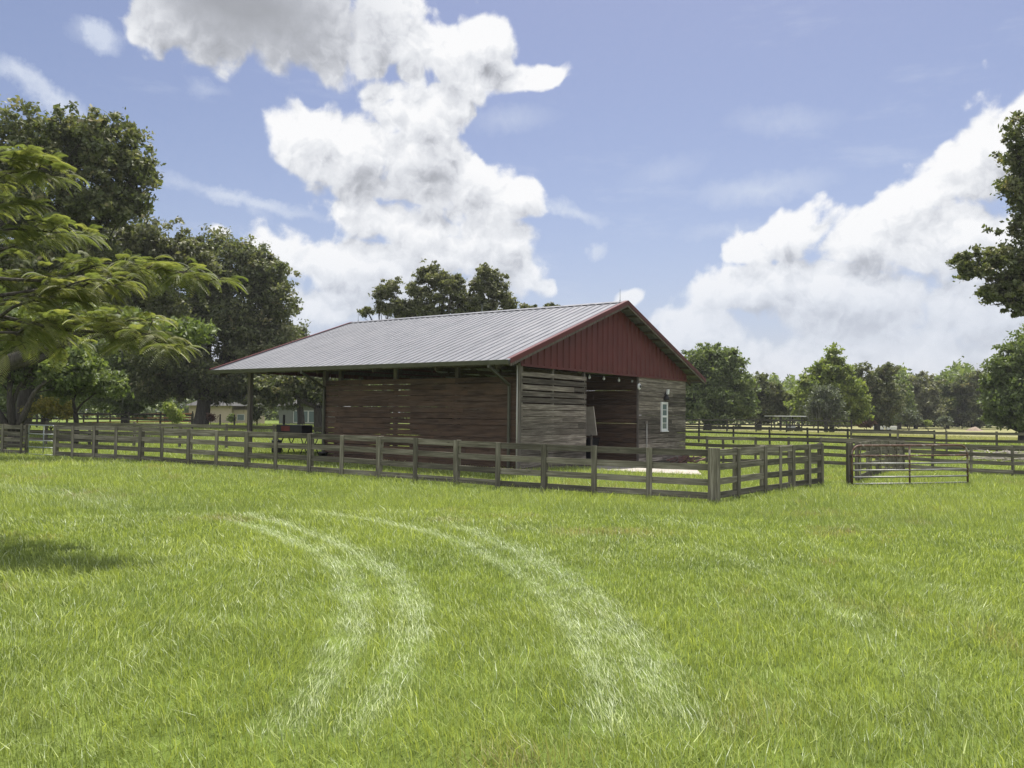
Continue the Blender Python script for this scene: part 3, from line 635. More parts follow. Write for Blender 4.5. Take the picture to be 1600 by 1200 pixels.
MB().box(-hw - .03, hw + .03, -.07, .02, -hh - .04, -hh).build('sill', 'white paint', fw)
# lamps over the window and in the doorway
def lathe(prof, n=14):
    mb = MB(); vs = []; k = len(prof)
    for r_, z in prof: vs += [(r_ * math.cos(2 * math.pi * j / n), r_ * math.sin(2 * math.pi * j / n), z) for j in range(n)]
    mb.add(vs, [(i * n + j, i * n + (j + 1) % n, (i + 1) * n + (j + 1) % n, (i + 1) * n + j) for i in range(k - 1) for j in range(n)] + [tuple(range(n - 1, -1, -1)), tuple(range((k - 1) * n, k * n))])
    return mb
lw = on_gable(1037.5, 621); la = empty('wall_lamp', (lw[0], YG - .12, lw[2])); la.parent = barn
lathe([(.10, -.12), (.15, -.1), (.12, .0), (.06, .1), (.03, .13)]).build('shade', 'dark steel', la, True)
MB().tube([(0, 0, .12), (0, .05, .17), (0, .11, .12)], .018, 6).build('arm', 'dark steel', la, True)
lw = on_gable(1040, 612.5); la = empty('flood_light', (lw[0], YG - .1, lw[2])); la.parent = barn
MB().box(-.09, .09, -.05, .02, -.11, .11, .01).build('housing', 'white paint', la, bevel=.01); MB().box(-.02, .02, .02, .08, -.03, .03).build('bracket', 'galvanised', la)
dl = on_gable(994, 604); la = empty('round_lamp', (dl[0] + .0, YG - .1, dl[2])); la.parent = barn
o = lathe([(.03, 0), (.12, .01), (.14, .05), (.11, .08)]).build('lamp_ring', 'white paint', la, True); o.rotation_euler = (R(90), 0, 0)
o = lathe([(.03, 0), (.07, .005), (.03, .02)]).build('lamp_lens', 'dark steel', la, True); o.rotation_euler = (R(90), 0, 0); o.location = (0, -.09, 0)
# bulbs of a light string hanging in the doorway top
st = empty('string_lights', (0, 0, 0)); st.parent = barn
bp = [on_gable(a, b, YG + .3) for a, b in ((921, 589), (943.5, 591), (967, 593.5), (988, 595))]
cable = MB(); pts = []
for i in range(len(bp) - 1):
    for t in np.linspace(0, 1, 6)[:-1]: q = bp[i] * (1 - t) + bp[i + 1] * t; pts.append((q[0], q[1], q[2] + .1 - .05 * math.sin(t * math.pi)))
pts.append((bp[-1][0], bp[-1][1], bp[-1][2] + .1)); cable.tube(pts, .008, 5).build('cable', 'black plastic', st)
for q in bp:
    o = lathe([(.018, .09), (.02, .05), (.05, .0), (.045, -.05), (.01, -.08)], 10).build('bulb', 'white paint', st, True); o.location = tuple(q)
# standpipe by the right room
pp = on_gable(1008, 690); q0 = on_gable(1008, 662); MB().tube([(pp[0], YG - .08, GL - .3), (pp[0], YG - .08, q0[2])], .022, 8).build('water_pipe', 'white pipe', barn, True)
MB().box(pp[0] - .09, pp[0] + .03, YG - .10, YG - .045, q0[2], q0[2] + .12).build('pipe_box', 'post wood', barn)
# lightning rods on the ridge
for y_, hgt in ((.35, .42), (7.2, .28), (LEN - .5, .28)):
    MB().tube([(XR, y_, roof_z(XR) + .04), (XR, y_, roof_z(XR) + .12), (XR, y_, roof_z(XR) + .12 + hgt)], [.03, .012, .006], 6).build('lightning_rod', 'galvanised', barn)

def bthing(name, x, y, z, rz, label, cat):
    w = BL(x, y, z); o = empty(name, w, barn.rotation_euler.z + rz); tag(o, label, cat); return o
# things in the doorway
q = on_gable(921, 650, 2.2)
w = BL(on_gable(921, 650, 1.5)[0] + .25, 1.3, 0); o = empty('plywood_sheet', (w[0], w[1], GL - .16), barn.rotation_euler.z); tag(o, 'pale plywood sheet leaning inside the barn doorway', 'board')
MB().add([(0, 0, 1.2), (.05, .0, 1.2), (.05, 1.2, 1.15), (0, 1.2, 1.15), (-.30, .0, 2.35), (-.25, 0, 2.35), (-.25, 1.2, 2.3), (-.3, 1.2, 2.3)], [(3, 2, 1, 0), (4, 5, 6, 7), (0, 1, 5, 4), (1, 2, 6, 5), (2, 3, 7, 6), (3, 0, 4, 7)]).build('sheet', 'plywood', o)
MB().box(-.04, .0, .2, .26, 0, 1.22).build('prop_leg', 'post wood', o); MB().box(-.04, .0, .9, .96, 0, 1.22).build('prop_leg', 'post wood', o)
o = bthing('wheeled_bin', on_gable(926, 680, 2.0)[0], 2.2, GL - .16, 0, 'black plastic bin just inside the barn doorway', 'bin')
MB().add([(-.25, -.25, .05), (.25, -.25, .05), (.25, .25, .05), (-.25, .25, .05), (-.33, -.33, 1.0), (.33, -.33, 1.0), (.33, .33, 1.0), (-.33, .33, 1.0)], [(3, 2, 1, 0), (4, 5, 6, 7), (0, 1, 5, 4), (1, 2, 6, 5), (2, 3, 7, 6), (3, 0, 4, 7)]).build('body', 'black plastic', o, bevel=.02)
MB().box(-.36, .36, -.36, .36, 1.0, 1.06).build('lid', 'black plastic', o, bevel=.02)
for s in (-1, 1): c = MB().tube([(s * .2, .28, .09), (s * .26, .28, .09)], .09, 12).build('wheel', 'dark steel', o)
# scrap pile by the right wall
o = bthing('scrap_pile', on_gable(1052, 715)[0], -.05, -2.2, 0, 'heap of brown branches and scrap boards against the right gable wall', 'scrap heap')
rs = random.Random(4)
for k in range(16):
    a = rs.uniform(-1.3, 1.3); MB().beam((a - rs.uniform(.3, .8), rs.uniform(-.3, .3), rs.uniform(.05, .28)), (a + rs.uniform(.3, .8), rs.uniform(-.3, .3), rs.uniform(.1, .46)), rs.uniform(.04, .14), rs.uniform(.03, .07)).build('board', 'brown scrap', o)
# black barbecue cart under the open bay
yb = y_side(462, 2.6); o = bthing('barbecue_smoker', 2.6, yb, GL - .02, R(90), 'black barbecue smoker with red panel on a stand under the open bay of the barn', 'barbecue')
MB().box(-1.25, .95, -.4, .4, .93, .98).build('shelf', 'dark steel', o)
mb = MB().box(-.75, .9, -.3, .3, .98, 1.32).build('firebox', 'black plastic', o, bevel=.03)
MB().box(.0, .55, -.315, -.302, 1.06, 1.27).build('red_panel', 'red paint', o); MB().box(.0, .55, .302, .315, 1.06, 1.27).build('red_panel', 'red paint', o)
MB().tube([(-.6, -.33, 1.2), (-.6, -.38, 1.22), (.0, -.38, 1.22), (.0, -.33, 1.2)], .015, 6).build('handle', 'galvanised', o)
MB().tube([(.75, 0, 1.3), (.75, 0, 1.75)], .05, 10).build('chimney', 'dark steel', o)
for sx in (-.9, .6):
    for s in (-1, 1):
        MB().beam((sx - .28, s * .3, 0), (sx + .28, s * .3, .93), .03, .03).build('leg', 'dark steel', o); MB().beam((sx + .28, s * .3, 0), (sx - .28, s * .3, .93), .03, .03).build('leg', 'dark steel', o)
MB().box(-.7, .6, -.28, .28, .45, .47).build('lower_shelf', 'dark steel', o)
o = bthing('cooking_pot', 2.4, yb + .95, GL - .02, 0, 'small black drum standing left of the barbecue smoker', 'drum')
lathe([(.0, 0), (.2, 0), (.22, .2), (.22, .6), (.2, .62)]).build('drum', 'dark steel', o, True); lathe([(.23, .62), (.23, .65), (.05, .68)]).build('lid', 'galvanised', o, True)
o = bthing('flower_pot', XW0 - .3, y_side(506, XW0 - .3), GL, 0, 'black flower pot at the foot of the barn\'s side wall end post', 'pot')
lathe([(.0, 0), (.12, 0), (.17, .26), (.19, .26), (.19, .31), (.16, .31)]).build('pot', 'black plastic', o, True); lathe([(.0, .27), (.16, .275)]).build('soil', 'bare dirt', o)

# ------------------------------------------------------------------ trees
def leaf_quads(cen, size, flat=.0, rng=RNG, aspect=1.7):
    n = len(cen); u = rng.normal(size=(n, 3)); u /= np.linalg.norm(u, axis=1)[:, None]
    v = rng.normal(size=(n, 3)); v[:, 2] *= (1 - flat); v -= u * (u * v).sum(1)[:, None]; v /= np.linalg.norm(v, axis=1)[:, None]
    s = (size * rng.uniform(.4, 1.5, n))[:, None]
    a = u * s * .5 * aspect ** .5; b = v * s * .5 / aspect ** .5
    return np.stack([cen - a, cen - b * .9 + a * .1, cen + a, cen + b * .9 + a * .1], 1).reshape(-1, 3)
def crown_pts(lobes, n, rng, clump=.16, shell=.55, gap=.22):
    """lobes: (cx,cy,cz,rx,ry,rz). Returns leaf centres and clump tone."""
    vol = np.array([(l[3] * l[4] * l[5]) ** (.75) for l in lobes]); w = vol / vol.sum(); P_, T_ = [], []
    for l, wi in zip(lobes, w):
        k = max(40, int(n * wi)); nc = max(14, int(k / 26)); c = np.array(l[:3]); r = np.array(l[3:6])
        d = rng.normal(size=(nc, 3)); d /= np.linalg.norm(d, axis=1)[:, None]
        rad = rng.random(nc) ** (1 - shell) * (1 + .20 * np.abs(rng.normal(size=nc)))
        # lumpy silhouette
        lump = 1 + .2 * np.sin(d[:, 0] * 5 + l[0]) * np.cos(d[:, 2] * 6 + l[1])
        cc = c + d * (rad * lump)[:, None] * r; q = cc / (.42 * r.mean() + .25)
        hole = np.sin(q[:, 0] * 1.9 + 1) * np.sin(q[:, 1] * 1.7 + q[:, 2]) + np.sin(q[:, 2] * 2.3 + q[:, 0] * .7) * .8
        kp = hole > np.quantile(hole, gap); cc = cc[kp]; nc = len(cc); tone = rng.normal(0, .15, nc) + .10 * hole[kp]
        ci = rng.integers(0, nc, k); rr = (r.mean() * clump * .72 + .10) * rng.uniform(.5, 1.5, nc)
        p = cc[ci] + rng.normal(size=(k, 3)) * rr[ci, None] * [.62, .62, .42]
        P_.append(p); T_.append(tone[ci])
    return np.concatenate(P_), np.concatenate(T_)
def limb(mb, a, b, r0, r1, rng, wob=.12, n=7, sag=0):
    a = np.array(a, float); b = np.array(b, float); ln = np.linalg.norm(b - a); pts = []; o1 = rng.normal(size=3) * ln * wob * .5; o2 = rng.normal(size=3) * ln * wob * .3
    for i in range(n):
        t = i / (n - 1); pts.append(a + (b - a) * t + o1 * math.sin(t * math.pi) + o2 * math.sin(2 * math.pi * t) + np.array([0, 0, sag * ln * math.sin(t * math.pi)]))
    rad = [r0 + (r1 - r0) * (i / (n - 1)) ** .8 for i in range(n)]
    mb.tube(pts, rad, 8); return pts
def tree(name, label, cat, px, D, lobes_px, leaves, size, lmat, trunk_r=.3, group=None, fork=.3, seed=0, trunk_px=None, depth=1.0, clump=.16, bark='bark', moss=0, shell=.55, limbs=True, branches=9, gap=.24):
    """lobes_px: (px,py,rx,ry[,dD]) outline lobes read from the photograph, given true distance, size and thickness."""
    rng = np.random.default_rng(seed + 100); base = G(px, D); sc = D / F; lobes = []
    for l in lobes_px:
        dd = l[4] if len(l) > 4 else rng.uniform(-.25, .25) * max(l[2], l[3]) * sc
        c = P(l[0], l[1], D + dd) - base; s2 = (D + dd) / F
        lobes.append((c[0], c[1], c[2], .9 * l[2] * s2, .45 * (l[2] + l[3]) * s2 * depth, .9 * l[3] * s2))
    root = empty(name, base); tag(root, label, cat, group)
    top = max(l[2] + l[5] for l in lobes); low = min(l[2] - l[5] for l in lobes)
    cen = np.mean([l[:3] for l in lobes], 0)
    mb = MB(); fz = max(.25 * top, min(.6 * top, low + .15 * (top - low))) if fork is None else fork * top
    fk = np.array([cen[0] * .15, cen[1] * .15, fz]); limb(mb, (0, 0, -.3), fk, trunk_r * 1.25, trunk_r * .85, rng, .03)
    if limbs:
        for l in lobes:
            c = np.array(l[:3]); pts = limb(mb, fk, c, trunk_r * .55, trunk_r * .14, rng, .1)
            for _ in range(branches):
                d = rng.normal(size=3); d /= np.linalg.norm(d); e = c + d * np.array(l[3:6]) * rng.uniform(.55, .95); limb(mb, pts[rng.integers(3, 7)], e, trunk_r * .12, trunk_r * .02, rng, .12, 5)
    mb.build('trunk', bark, root, True)
    k_ = 1.7 if D > 60 else 1.35; leaves = int(leaves * k_); size = size * k_ ** -.5
    p, t = crown_pts(lobes, leaves, rng, clump, shell, gap); p[:, 2] = np.maximum(p[:, 2], .4)
    co = leaf_quads(p, size, .3, rng)
    np_mesh('crown', co, 4, lmat, root, rnd=np.clip(.45 + t + rng.normal(0, .16, len(p)), 0, 1))
    if moss:
        ii = rng.integers(0, len(p), moss); q = p[ii]; q = q[q[:, 2] < np.median(p[:, 2]) + .5]; n = len(q); ln = rng.uniform(.4, 1.5, n); w = rng.uniform(.02, .06, n); a = rng.uniform(0, 6.28, n)
        wx = np.stack([np.cos(a) * w, np.sin(a) * w, np.zeros(n)], 1); dn = np.stack([rng.normal(0, .08, n), rng.normal(0, .08, n), -ln], 1)
        np_mesh('spanish_moss', np.stack([q - wx, q + wx, q + wx * .2 + dn, q - wx * .2 + dn], 1).reshape(-1, 3), 4, 'moss strands', root, rnd=rng.random(n))['kind'] = 'stuff'
    return root
# --- left side
tree('live_oak', 'tallest dark live oak rising at the upper left edge', 'tree', -30, 46,
     [(40, 235, 60, 62), (110, 225, 55, 52), (165, 235, 52, 60), (200, 285, 48, 52), (150, 320, 70, 50), (60, 330, 75, 60), (-40, 290, 75, 90), (20, 420, 80, 60), (120, 400, 70, 50), (-60, 420, 80, 70)],
     70000, .24, 'oak leaves', .55, seed=1, fork=.35, clump=.13, gap=.3)
tree('live_oak', 'broad dark live oak behind the feathery branches, left of the barn', 'tree', 26, 56,
     [(180, 400, 60, 52), (240, 385, 52, 48), (300, 405, 40, 40), (150, 460, 70, 50), (230, 470, 60, 60), (60, 470, 70, 60)],
     52000, .27, 'olive leaves', .5, seed=2, fork=.35)
tree('live_oak', 'big spreading live oak with thick grey trunk in front of the beige house', 'tree', 312, 72,
     [(345, 420, 62, 52), (405, 425, 42, 38), (430, 465, 38, 36), (300, 450, 60, 60), (370, 500, 70, 60), (270, 540, 62, 60), (340, 580, 70, 40), (415, 545, 55, 60), (440, 590, 40, 36), (250, 600, 40, 26), (385, 605, 45, 24), (345, 616, 40, 12), (400, 622, 40, 12), (285, 612, 18, 14), (440, 618, 26, 14)],
     90000, .30, 'oak leaves', .62, seed=3, fork=.2, moss=900, clump=.15)
tree('live_oak', 'small dark oak crown right of the big oak, above the left roof edge', 'tree', 470, 84, [(462, 530, 24, 26), (450, 560, 40, 40), (480, 590, 36, 36)], 16000, .33, 'oak leaves', .35, seed=4)
tree('live_oak', 'low dark oak seen through the open bay of the barn', 'tree', 500, 66, [(470, 605, 42, 30), (530, 600, 50, 40), (425, 610, 34, 24)], 16000, .3, 'oak leaves', .35, seed=34, fork=.35)
tree('shade_tree', 'leaning mid green tree with a V-shaped dark trunk at the left edge', 'tree', 22, 40, [(10, 560, 60, 40), (70, 545, 50, 34), (110, 575, 44, 30), (-40, 570, 50, 45)], 22000, .2, 'green leaves', .34, seed=5, fork=.12, limbs=True)
tree('shade_tree', 'thin dark-stemmed young tree just behind the left fence', 'tree', 117, 44, [(120, 585, 40, 34), (160, 600, 34, 26), (95, 600, 30, 22)], 14000, .18, 'green leaves', .14, seed=6, fork=.35)
tree('shade_tree', 'mid green tree behind the left paddock, left of the big oak trunk', 'tree', 195, 74, [(190, 560, 48, 46), (150, 590, 40, 40), (230, 590, 40, 40), (200, 625, 52, 24)], 26000, .27, 'green leaves', .3, seed=7)
tree('shade_tree', 'shaded tree mass behind the paddock at the far left', 'tree', 70, 84, [(60, 540, 60, 50), (20, 590, 60, 50), (110, 560, 50, 55), (80, 620, 70, 26)], 26000, .33, 'green leaves', .35, seed=8)
def shrub(name, label, px, D, lobes, leaves, size, mat, seed, cat='shrub', group=None):
    return tree(name, label, cat, px, D, lobes, leaves, size, mat, .07, seed=seed, fork=.15, group=group, clump=.22, branches=3)
shrub('shrub', 'yellow-green flowering bush behind the far left fence', 80, 52, [(62, 640, 20, 14), (85, 636, 24, 16), (104, 644, 14, 10)], 5000, .13, 'yellow leaves', 11)
shrub('young_tree', 'small bright green young tree in front of the beige house\'s left end', 270, 58, [(268, 640, 12, 14), (275, 650, 10, 12)], 2600, .13, 'bright leaves', 12, 'tree')
shrub('shrub', 'loose grey-green bush between the oak trunk and the barn\'s left post', 402, 76, [(398, 645, 10, 12), (408, 640, 9, 10)], 1800, .2, 'pale leaves', 13)
shrub('shrub', 'small dark bush by the beige house wall', 362, 92, [(361, 654, 6, 5)], 600, .2, 'green leaves', 14)
shrub('shrub', 'low red-leaved bush at the foot of the big oak trunk', 330, 66, [(329, 653, 6, 5)], 500, .16, 'red leaves', 15)
# --- behind the barn
tree('oak_tree', 'slender-topped oak rising behind the middle of the barn roof', 'tree', 690, 62,
     [(672, 425, 20, 18), (652, 452, 18, 22), (690, 450, 24, 26), (712, 440, 14, 18), (668, 480, 36, 24), (718, 475, 20, 26), (736, 480, 16, 16), (634, 485, 14, 12), (640, 490, 14, 14)], 17000, .2, 'olive leaves', .3, seed=20, fork=.4, clump=.12, shell=.4, gap=.3)
tree('oak_tree', 'oak crown right of centre rising behind the barn roof', 'tree', 770, 62,
     [(762, 425, 18, 15), (748, 450, 14, 22), (776, 450, 20, 24), (792, 475, 16, 16), (755, 485, 28, 20), (828, 482, 16, 8), (862, 480, 14, 5)], 12500, .2, 'olive leaves', .28, seed=21, fork=.4, clump=.12, shell=.4, gap=.3)
tree('oak_tree', 'left-hand thin spiky tree showing above the far end of the roof', 'tree', 600, 62,
     [(614, 450, 12, 18), (597, 462, 11, 22), (605, 484, 22, 14), (622, 478, 12, 18), (572, 486, 12, 10)], 6500, .19, 'olive leaves', .2, seed=22, fork=.4, clump=.12, shell=.4, gap=.3)
# --- right side
tree('oak_tree', 'large round dark green tree right behind the barn\'s right eave', 'tree', 1105, 92,
     [(1095, 583, 34, 40), (1120, 568, 32, 28), (1145, 590, 28, 34), (1110, 625, 50, 34), (1150, 625, 34, 30), (1080, 610, 36, 40)], 48000, .34, 'green leaves', .45, seed=23, fork=.15)
tree('oak_tree', 'lower dark tree between the round dark tree and the carport', 'tree', 1185, 100,
     [(1185, 610, 20, 22), (1205, 618, 18, 22), (1222, 630, 16, 20), (1190, 640, 34, 18)], 18000, .33, 'oak leaves', .3, seed=24)
tree('sycamore_tree', 'tall bright yellow-green tree with pointed top, right of the carport', 'tree', 1300, 96,
     [(1302, 562, 13, 20), (1285, 585, 18, 22), (1310, 590, 20, 24), (1265, 610, 20, 26), (1328, 610, 20, 30), (1295, 630, 46, 32), (1255, 640, 16, 18), (1340, 640, 16, 22)], 36000, .34, 'bright leaves', .3, seed=25, fork=.12, clump=.2)
tree('willow_tree', 'small drooping grey-green tree in front of the bright yellow-green tree', 'tree', 1290, 84, [(1290, 622, 22, 20), (1280, 640, 22, 16), (1303, 640, 18, 16)], 9000, .2, 'pale leaves', .2, seed=26, fork=.25, moss=400)
tree('oak_tree', 'dark airy oak between the bright tree and the low wood', 'tree', 1370, 104,
     [(1347, 595, 16, 24), (1370, 600, 22, 22), (1388, 585, 13, 18), (1375, 630, 34, 32), (1350, 640, 24, 22)], 24000, .34, 'oak leaves', .35, seed=27)
for i, (px, D, lob, mat, lab) in enumerate([
    (1430, 132, [(1425, 610, 26, 22), (1445, 605, 24, 18), (1435, 640, 40, 24)], 'olive leaves', 'rounded olive green tree left in the low wood across the pasture'),
    (1480, 138, [(1470, 608, 22, 20), (1490, 615, 22, 24), (1480, 640, 36, 22)], 'green leaves', 'mid green tree in the middle of the low wood across the pasture'),
    (1520, 134, [(1510, 605, 20, 20), (1532, 600, 20, 20), (1520, 640, 34, 24)], 'oak leaves', 'dark tree at the right of the low wood across the pasture'),
    (1405, 126, [(1405, 612, 16, 20), (1402, 640, 22, 22)], 'green leaves', 'narrow tree where the low wood meets the airy dark oak')]):
    tree('wood_tree', lab, 'tree', px, D, lob, 17000, .42, mat, .3, seed=40 + i, fork=.15)
tree('oak_tree', 'broad mid green tree at the right edge beyond the back fence', 'tree', 1600, 66,
     [(1560, 600, 22, 30), (1585, 570, 30, 34), (1620, 560, 40, 50), (1575, 630, 34, 36), (1620, 630, 60, 40), (1560, 648, 20, 18)], 44000, .26, 'green leaves', .4, seed=28, fork=.12)
tree('live_oak', 'near dark oak whose ragged branches reach in from the right edge', 'tree', 1760, 40,
     [(1600, 225, 30, 44), (1590, 290, 28, 30), (1640, 260, 60, 90), (1560, 400, 34, 22), (1520, 415, 34, 24), (1585, 440, 44, 40), (1500, 408, 22, 15), (1555, 460, 30, 22), (1660, 400, 90, 90), (1585, 488, 18, 12), (1600, 350, 22, 20), (1720, 250, 100, 120)], 66000, .19, 'oak leaves', .5, seed=29, fork=.4, clump=.12, shell=.5, gap=.36)
shrub('shrub', 'sparse pale green bush in front of the low wood', 1420, 112, [(1418, 650, 14, 12), (1428, 656, 12, 8)], 2500, .28, 'pale leaves', 51)
shrub('shrub', 'pale yellow-green bush just right of the sparse pale bush', 1450, 116, [(1450, 661, 6, 4)], 600, .25, 'bright leaves', 52)
shrub('shrub', 'grey-green bush in front of the wood, left of the sand mound', 1478, 116, [(1476, 657, 8, 7)], 900, .28, 'pale leaves', 53)
shrub('shrub', 'rusty red bush at the far edge of the pasture beneath the bright tree', 1352, 100, [(1345, 661, 8, 6), (1360, 661, 8, 7)], 1500, .2, 'red leaves', 54)
# far belt of trees that reads as one mass
def far_wood(name, label, a0, a1, r, hgt, n, seed, mat):
    rng = np.random.default_rng(seed); az = rng.uniform(a0, a1, n); rr = r + rng.normal(0, 9, n); hh = hgt * (.62 + .5 * vnoise(az * 100, az * 0, 3.1, seed) + .2 * vnoise(az * 100, az * 0, .9, seed + 1))
    x = rr * np.sin(az); y = rr * np.cos(az); z = gz(x, y) + hh * rng.random(n) ** .7
    co = leaf_quads(np.stack([x, y, z], 1), .72, .3, rng); o = np_mesh(name, co, 4, mat, rnd=np.clip(rng.normal(.45, .22, n), 0, 1)); tag(o, label, 'wood', kind='stuff')
far_wood('far_wood', 'distant dark wood along the horizon behind the pasture', -R(62), R(62), 185, 9.5, 170000, 61, 'green leaves')

# feathery mimosa branches at the left, near the camera
def mimosa():
    rng = np.random.default_rng(77); base = G(-260, 11.5); root = empty('mimosa_tree', base)
    tag(root, 'feathery light green mimosa branches reaching in from the left edge', 'tree')
    mb = MB(); fr_, tn = [], []
    def W(px, py, D): return P(px, py, D) - base
    crotch = W(-260, 470, 11.5); limb(mb, (0, 0, -.2), crotch, .2, .15, rng, .04)
    sprays = [(-20, 300, 95, 275), (-40, 260, 70, 258), (-10, 395, 150, 372), (-30, 370, 90, 365), (60, 470, 250, 415), (120, 450, 325, 440), (80, 505, 240, 500), (-30, 530, 60, 520), (-20, 440, 60, 430), (160, 520, 270, 545), (20, 480, 150, 470), (-10, 500, 110, 535), (-60, 500, 40, 545), (0, 470, 190, 455), (30, 520, 170, 510), (-60, 330, 40, 320), (90, 440, 290, 425)]
    for i, (ax, ay, bx, by) in enumerate(sprays):
        D0 = 11.4 + rng.uniform(-.8, .9); D1 = D0 + rng.uniform(-1.0, 1.0); a, b = W(ax, ay, D0), W(bx, by, D1)
        limb(mb, crotch, a, .045, .02, rng, .1); pts = limb(mb, a, b, .02, .006, rng, .07, 9, .05)
        for k in range(1, 9):
            for _ in range(3):
                q = pts[k] * (1 - (f := rng.random())) + pts[max(k - 1, 0)] * f; d = rng.normal(size=3); d[2] *= .25; d += (b - a) / np.linalg.norm(b - a) * .8; d /= np.linalg.norm(d)
                tw = q + d * rng.uniform(.1, .42); mb.tube([q, (q + tw) / 2 + [0, 0, .02], tw], [.007, .005, .003], 5)
                for _f in range(rng.integers(3, 6)):
                    fr_.append((q + (tw - q) * rng.uniform(.35, 1), d + rng.normal(size=3) * [.7, .7, .15])); tn.append(rng.normal(.5, .2) + (.15 if ay > 460 else 0))
    mb.build('trunk', 'bark', root, True)
    Q, T = [], []
    for (o_, d), t in zip(fr_, tn):
        d = d / np.linalg.norm(d); ln = rng.uniform(.20, .33); sd = np.cross(d, (0, 0, 1)); sd /= np.linalg.norm(sd) + 1e-6
        npair = 15
        for i in range(npair):
            s = (i + 1) / npair; c = o_ + d * ln * s + np.array([0, 0, .10 * s - .22 * s * s]); pl = ln * .42 * math.sin(math.pi * (.18 + .72 * s))
            for sg in (-1, 1):
                dirp = sd * sg * .85 + d * .5; e = c + dirp * pl + np.array([0, 0, -.10 * pl - .14 * pl * (1 + s)]); wv = d * .0052
                m_ = (c + e) / 2 + np.array([0, 0, .07 * pl])
                Q += [c - wv * .5, c + wv * .5, m_ + wv * 1.3, m_ - wv * 1.3, m_ - wv * 1.3, m_ + wv * 1.3, e + wv * .4, e - wv * .4]; T += [t + rng.normal(0, .06)] * 2
    np_mesh('crown', np.array(Q), 4, 'mimosa leaves', root, rnd=np.clip(np.array(T), 0, 1))
mimosa()
# thick dark limb crossing the left edge, part of a nearer leaning oak
def leaning_oak():
    rng = np.random.default_rng(5); base = G(-120, 30); root = empty('live_oak', base); tag(root, 'thick dark leaning oak limb reaching in from the left edge below feathery branches', 'tree')
    mb = MB(); W = lambda px, py, D: P(px, py, D) - base
    mb.tube([(0, 0, -.3), W(-90, 640, 30), W(-30, 590, 30.3), W(20, 562, 30.5), W(70, 541, 31), W(108, 534, 31)], [.4, .36, .31, .26, .21, .15], 12)
    mb.tube([W(60, 543, 31), W(120, 520, 31.5), W(190, 524, 32), W(215, 530, 32), W(262, 532, 33), (W(320, 528, 34))], [.22, .16, .13, .11, .09, .05], 8)
    mb.tube([W(0, 575, 30.4), W(60, 560, 31), W(100, 541, 31.3)], [.22, .17, .12], 8)
    mb.tube([W(20, 562, 30.5), W(60, 500, 31), W(110, 470, 32)], [.16, .1, .05], 8)
    mb.build('trunk', 'bark', root, True)
    lobes = []
    for l in [(40, 500, 60, 22), (120, 500, 50, 20), (200, 505, 46, 18), (290, 515, 40, 16), (-40, 510, 60, 60)]:
        c = W(l[0], l[1], 32); s = 32 / F; lobes.append((c[0], c[1], c[2], l[2] * s, l[2] * s, l[3] * s))
    p, t = crown_pts(lobes, 16000, rng, .18); np_mesh('crown', leaf_quads(p, .15, .3, rng), 4, 'green leaves', root, rnd=np.clip(.5 + t + rng.normal(0, .15, len(p)), 0, 1))
leaning_oak()

# ------------------------------------------------------------------ far buildings and bits
h0, h1 = G(295, 100), G(362, 100); hb = empty('house', h0, 0); tag(hb, 'low beige stucco house partly hidden behind the big oak trunk', 'house')
wd = h1[0] - h0[0]
MB().box(0, wd, 0, 9, -.5, 2.35).build('wall', 'house stucco', hb); MB().box(wd + .01, wd + 1.6, .5, 8, -.5, 1.9).build('wall', 'house stucco', hb)
mb = MB(); mb.add([(-.4, -.5, 2.35), (wd + 1.9, -.5, 2.35), (wd + 1.9, 9.5, 2.35), (-.4, 9.5, 2.35), (2.5, 4.5, 4.2), (wd - 1, 4.5, 4.2)], [(0, 1, 5, 4), (1, 2, 5), (2, 3, 4, 5), (3, 0, 4), (3, 2, 1, 0)]); mb.build('roof', 'house roof', hb)
f = MB().box(wd + .5, wd + 1.4, .44, .49, .6, 1.35).build('window', 'white paint', hb); MB().box(wd + .56, wd + 1.34, .42, .437, .66, 1.29).build('pane', 'window glass', f)
h2 = G(436, 96); hc = empty('house', h2); tag(hc, 'pale grey building with tall white-framed windows seen through the barn\'s open bay', 'house'); wd2 = G(520, 96)[0] - h2[0]
MB().box(0, wd2, 0, 8, -.5, 2.3).build('wall', 'house grey', hc)
mb = MB(); mb.add([(-.5, -.6, 2.3), (wd2 + .5, -.6, 2.3), (wd2 + .5, 8.6, 2.3), (-.5, 8.6, 2.3), (2.5, 4, 4.2), (wd2 - 2.5, 4, 4.2)], [(0, 1, 5, 4), (1, 2, 5), (2, 3, 4, 5), (3, 0, 4), (3, 2, 1, 0)]); mb.build('roof', 'house roof', hc)
for fx in (.22, .36, .50):
    x = wd2 * fx + .3; f = MB().box(x, x + .85, -.06, -.01, .35, 1.75).build('window', 'white paint', hc); MB().box(x + .07, x + .78, -.08, -.062, .42, 1.68).build('pane', 'window glass', f)
# flat carport
c0, c1 = G(1210, 92), G(1261, 92); cpt = empty('carport', c0); tag(cpt, 'low open carport with thin white flat roof in front of the far trees', 'carport'); wc = c1[0] - c0[0]
ch = -c0[2] + .02; MB().box(0, wc, 0, 3.6, ch, ch + .10).build('roof', 'white paint', cpt)
for x in (.7, wc / 2, wc - .5):
    for y in (.25, 3.3): MB().box(x - .05, x + .05, y - .05, y + .05, -.4, ch).build('post', 'dark steel', cpt)
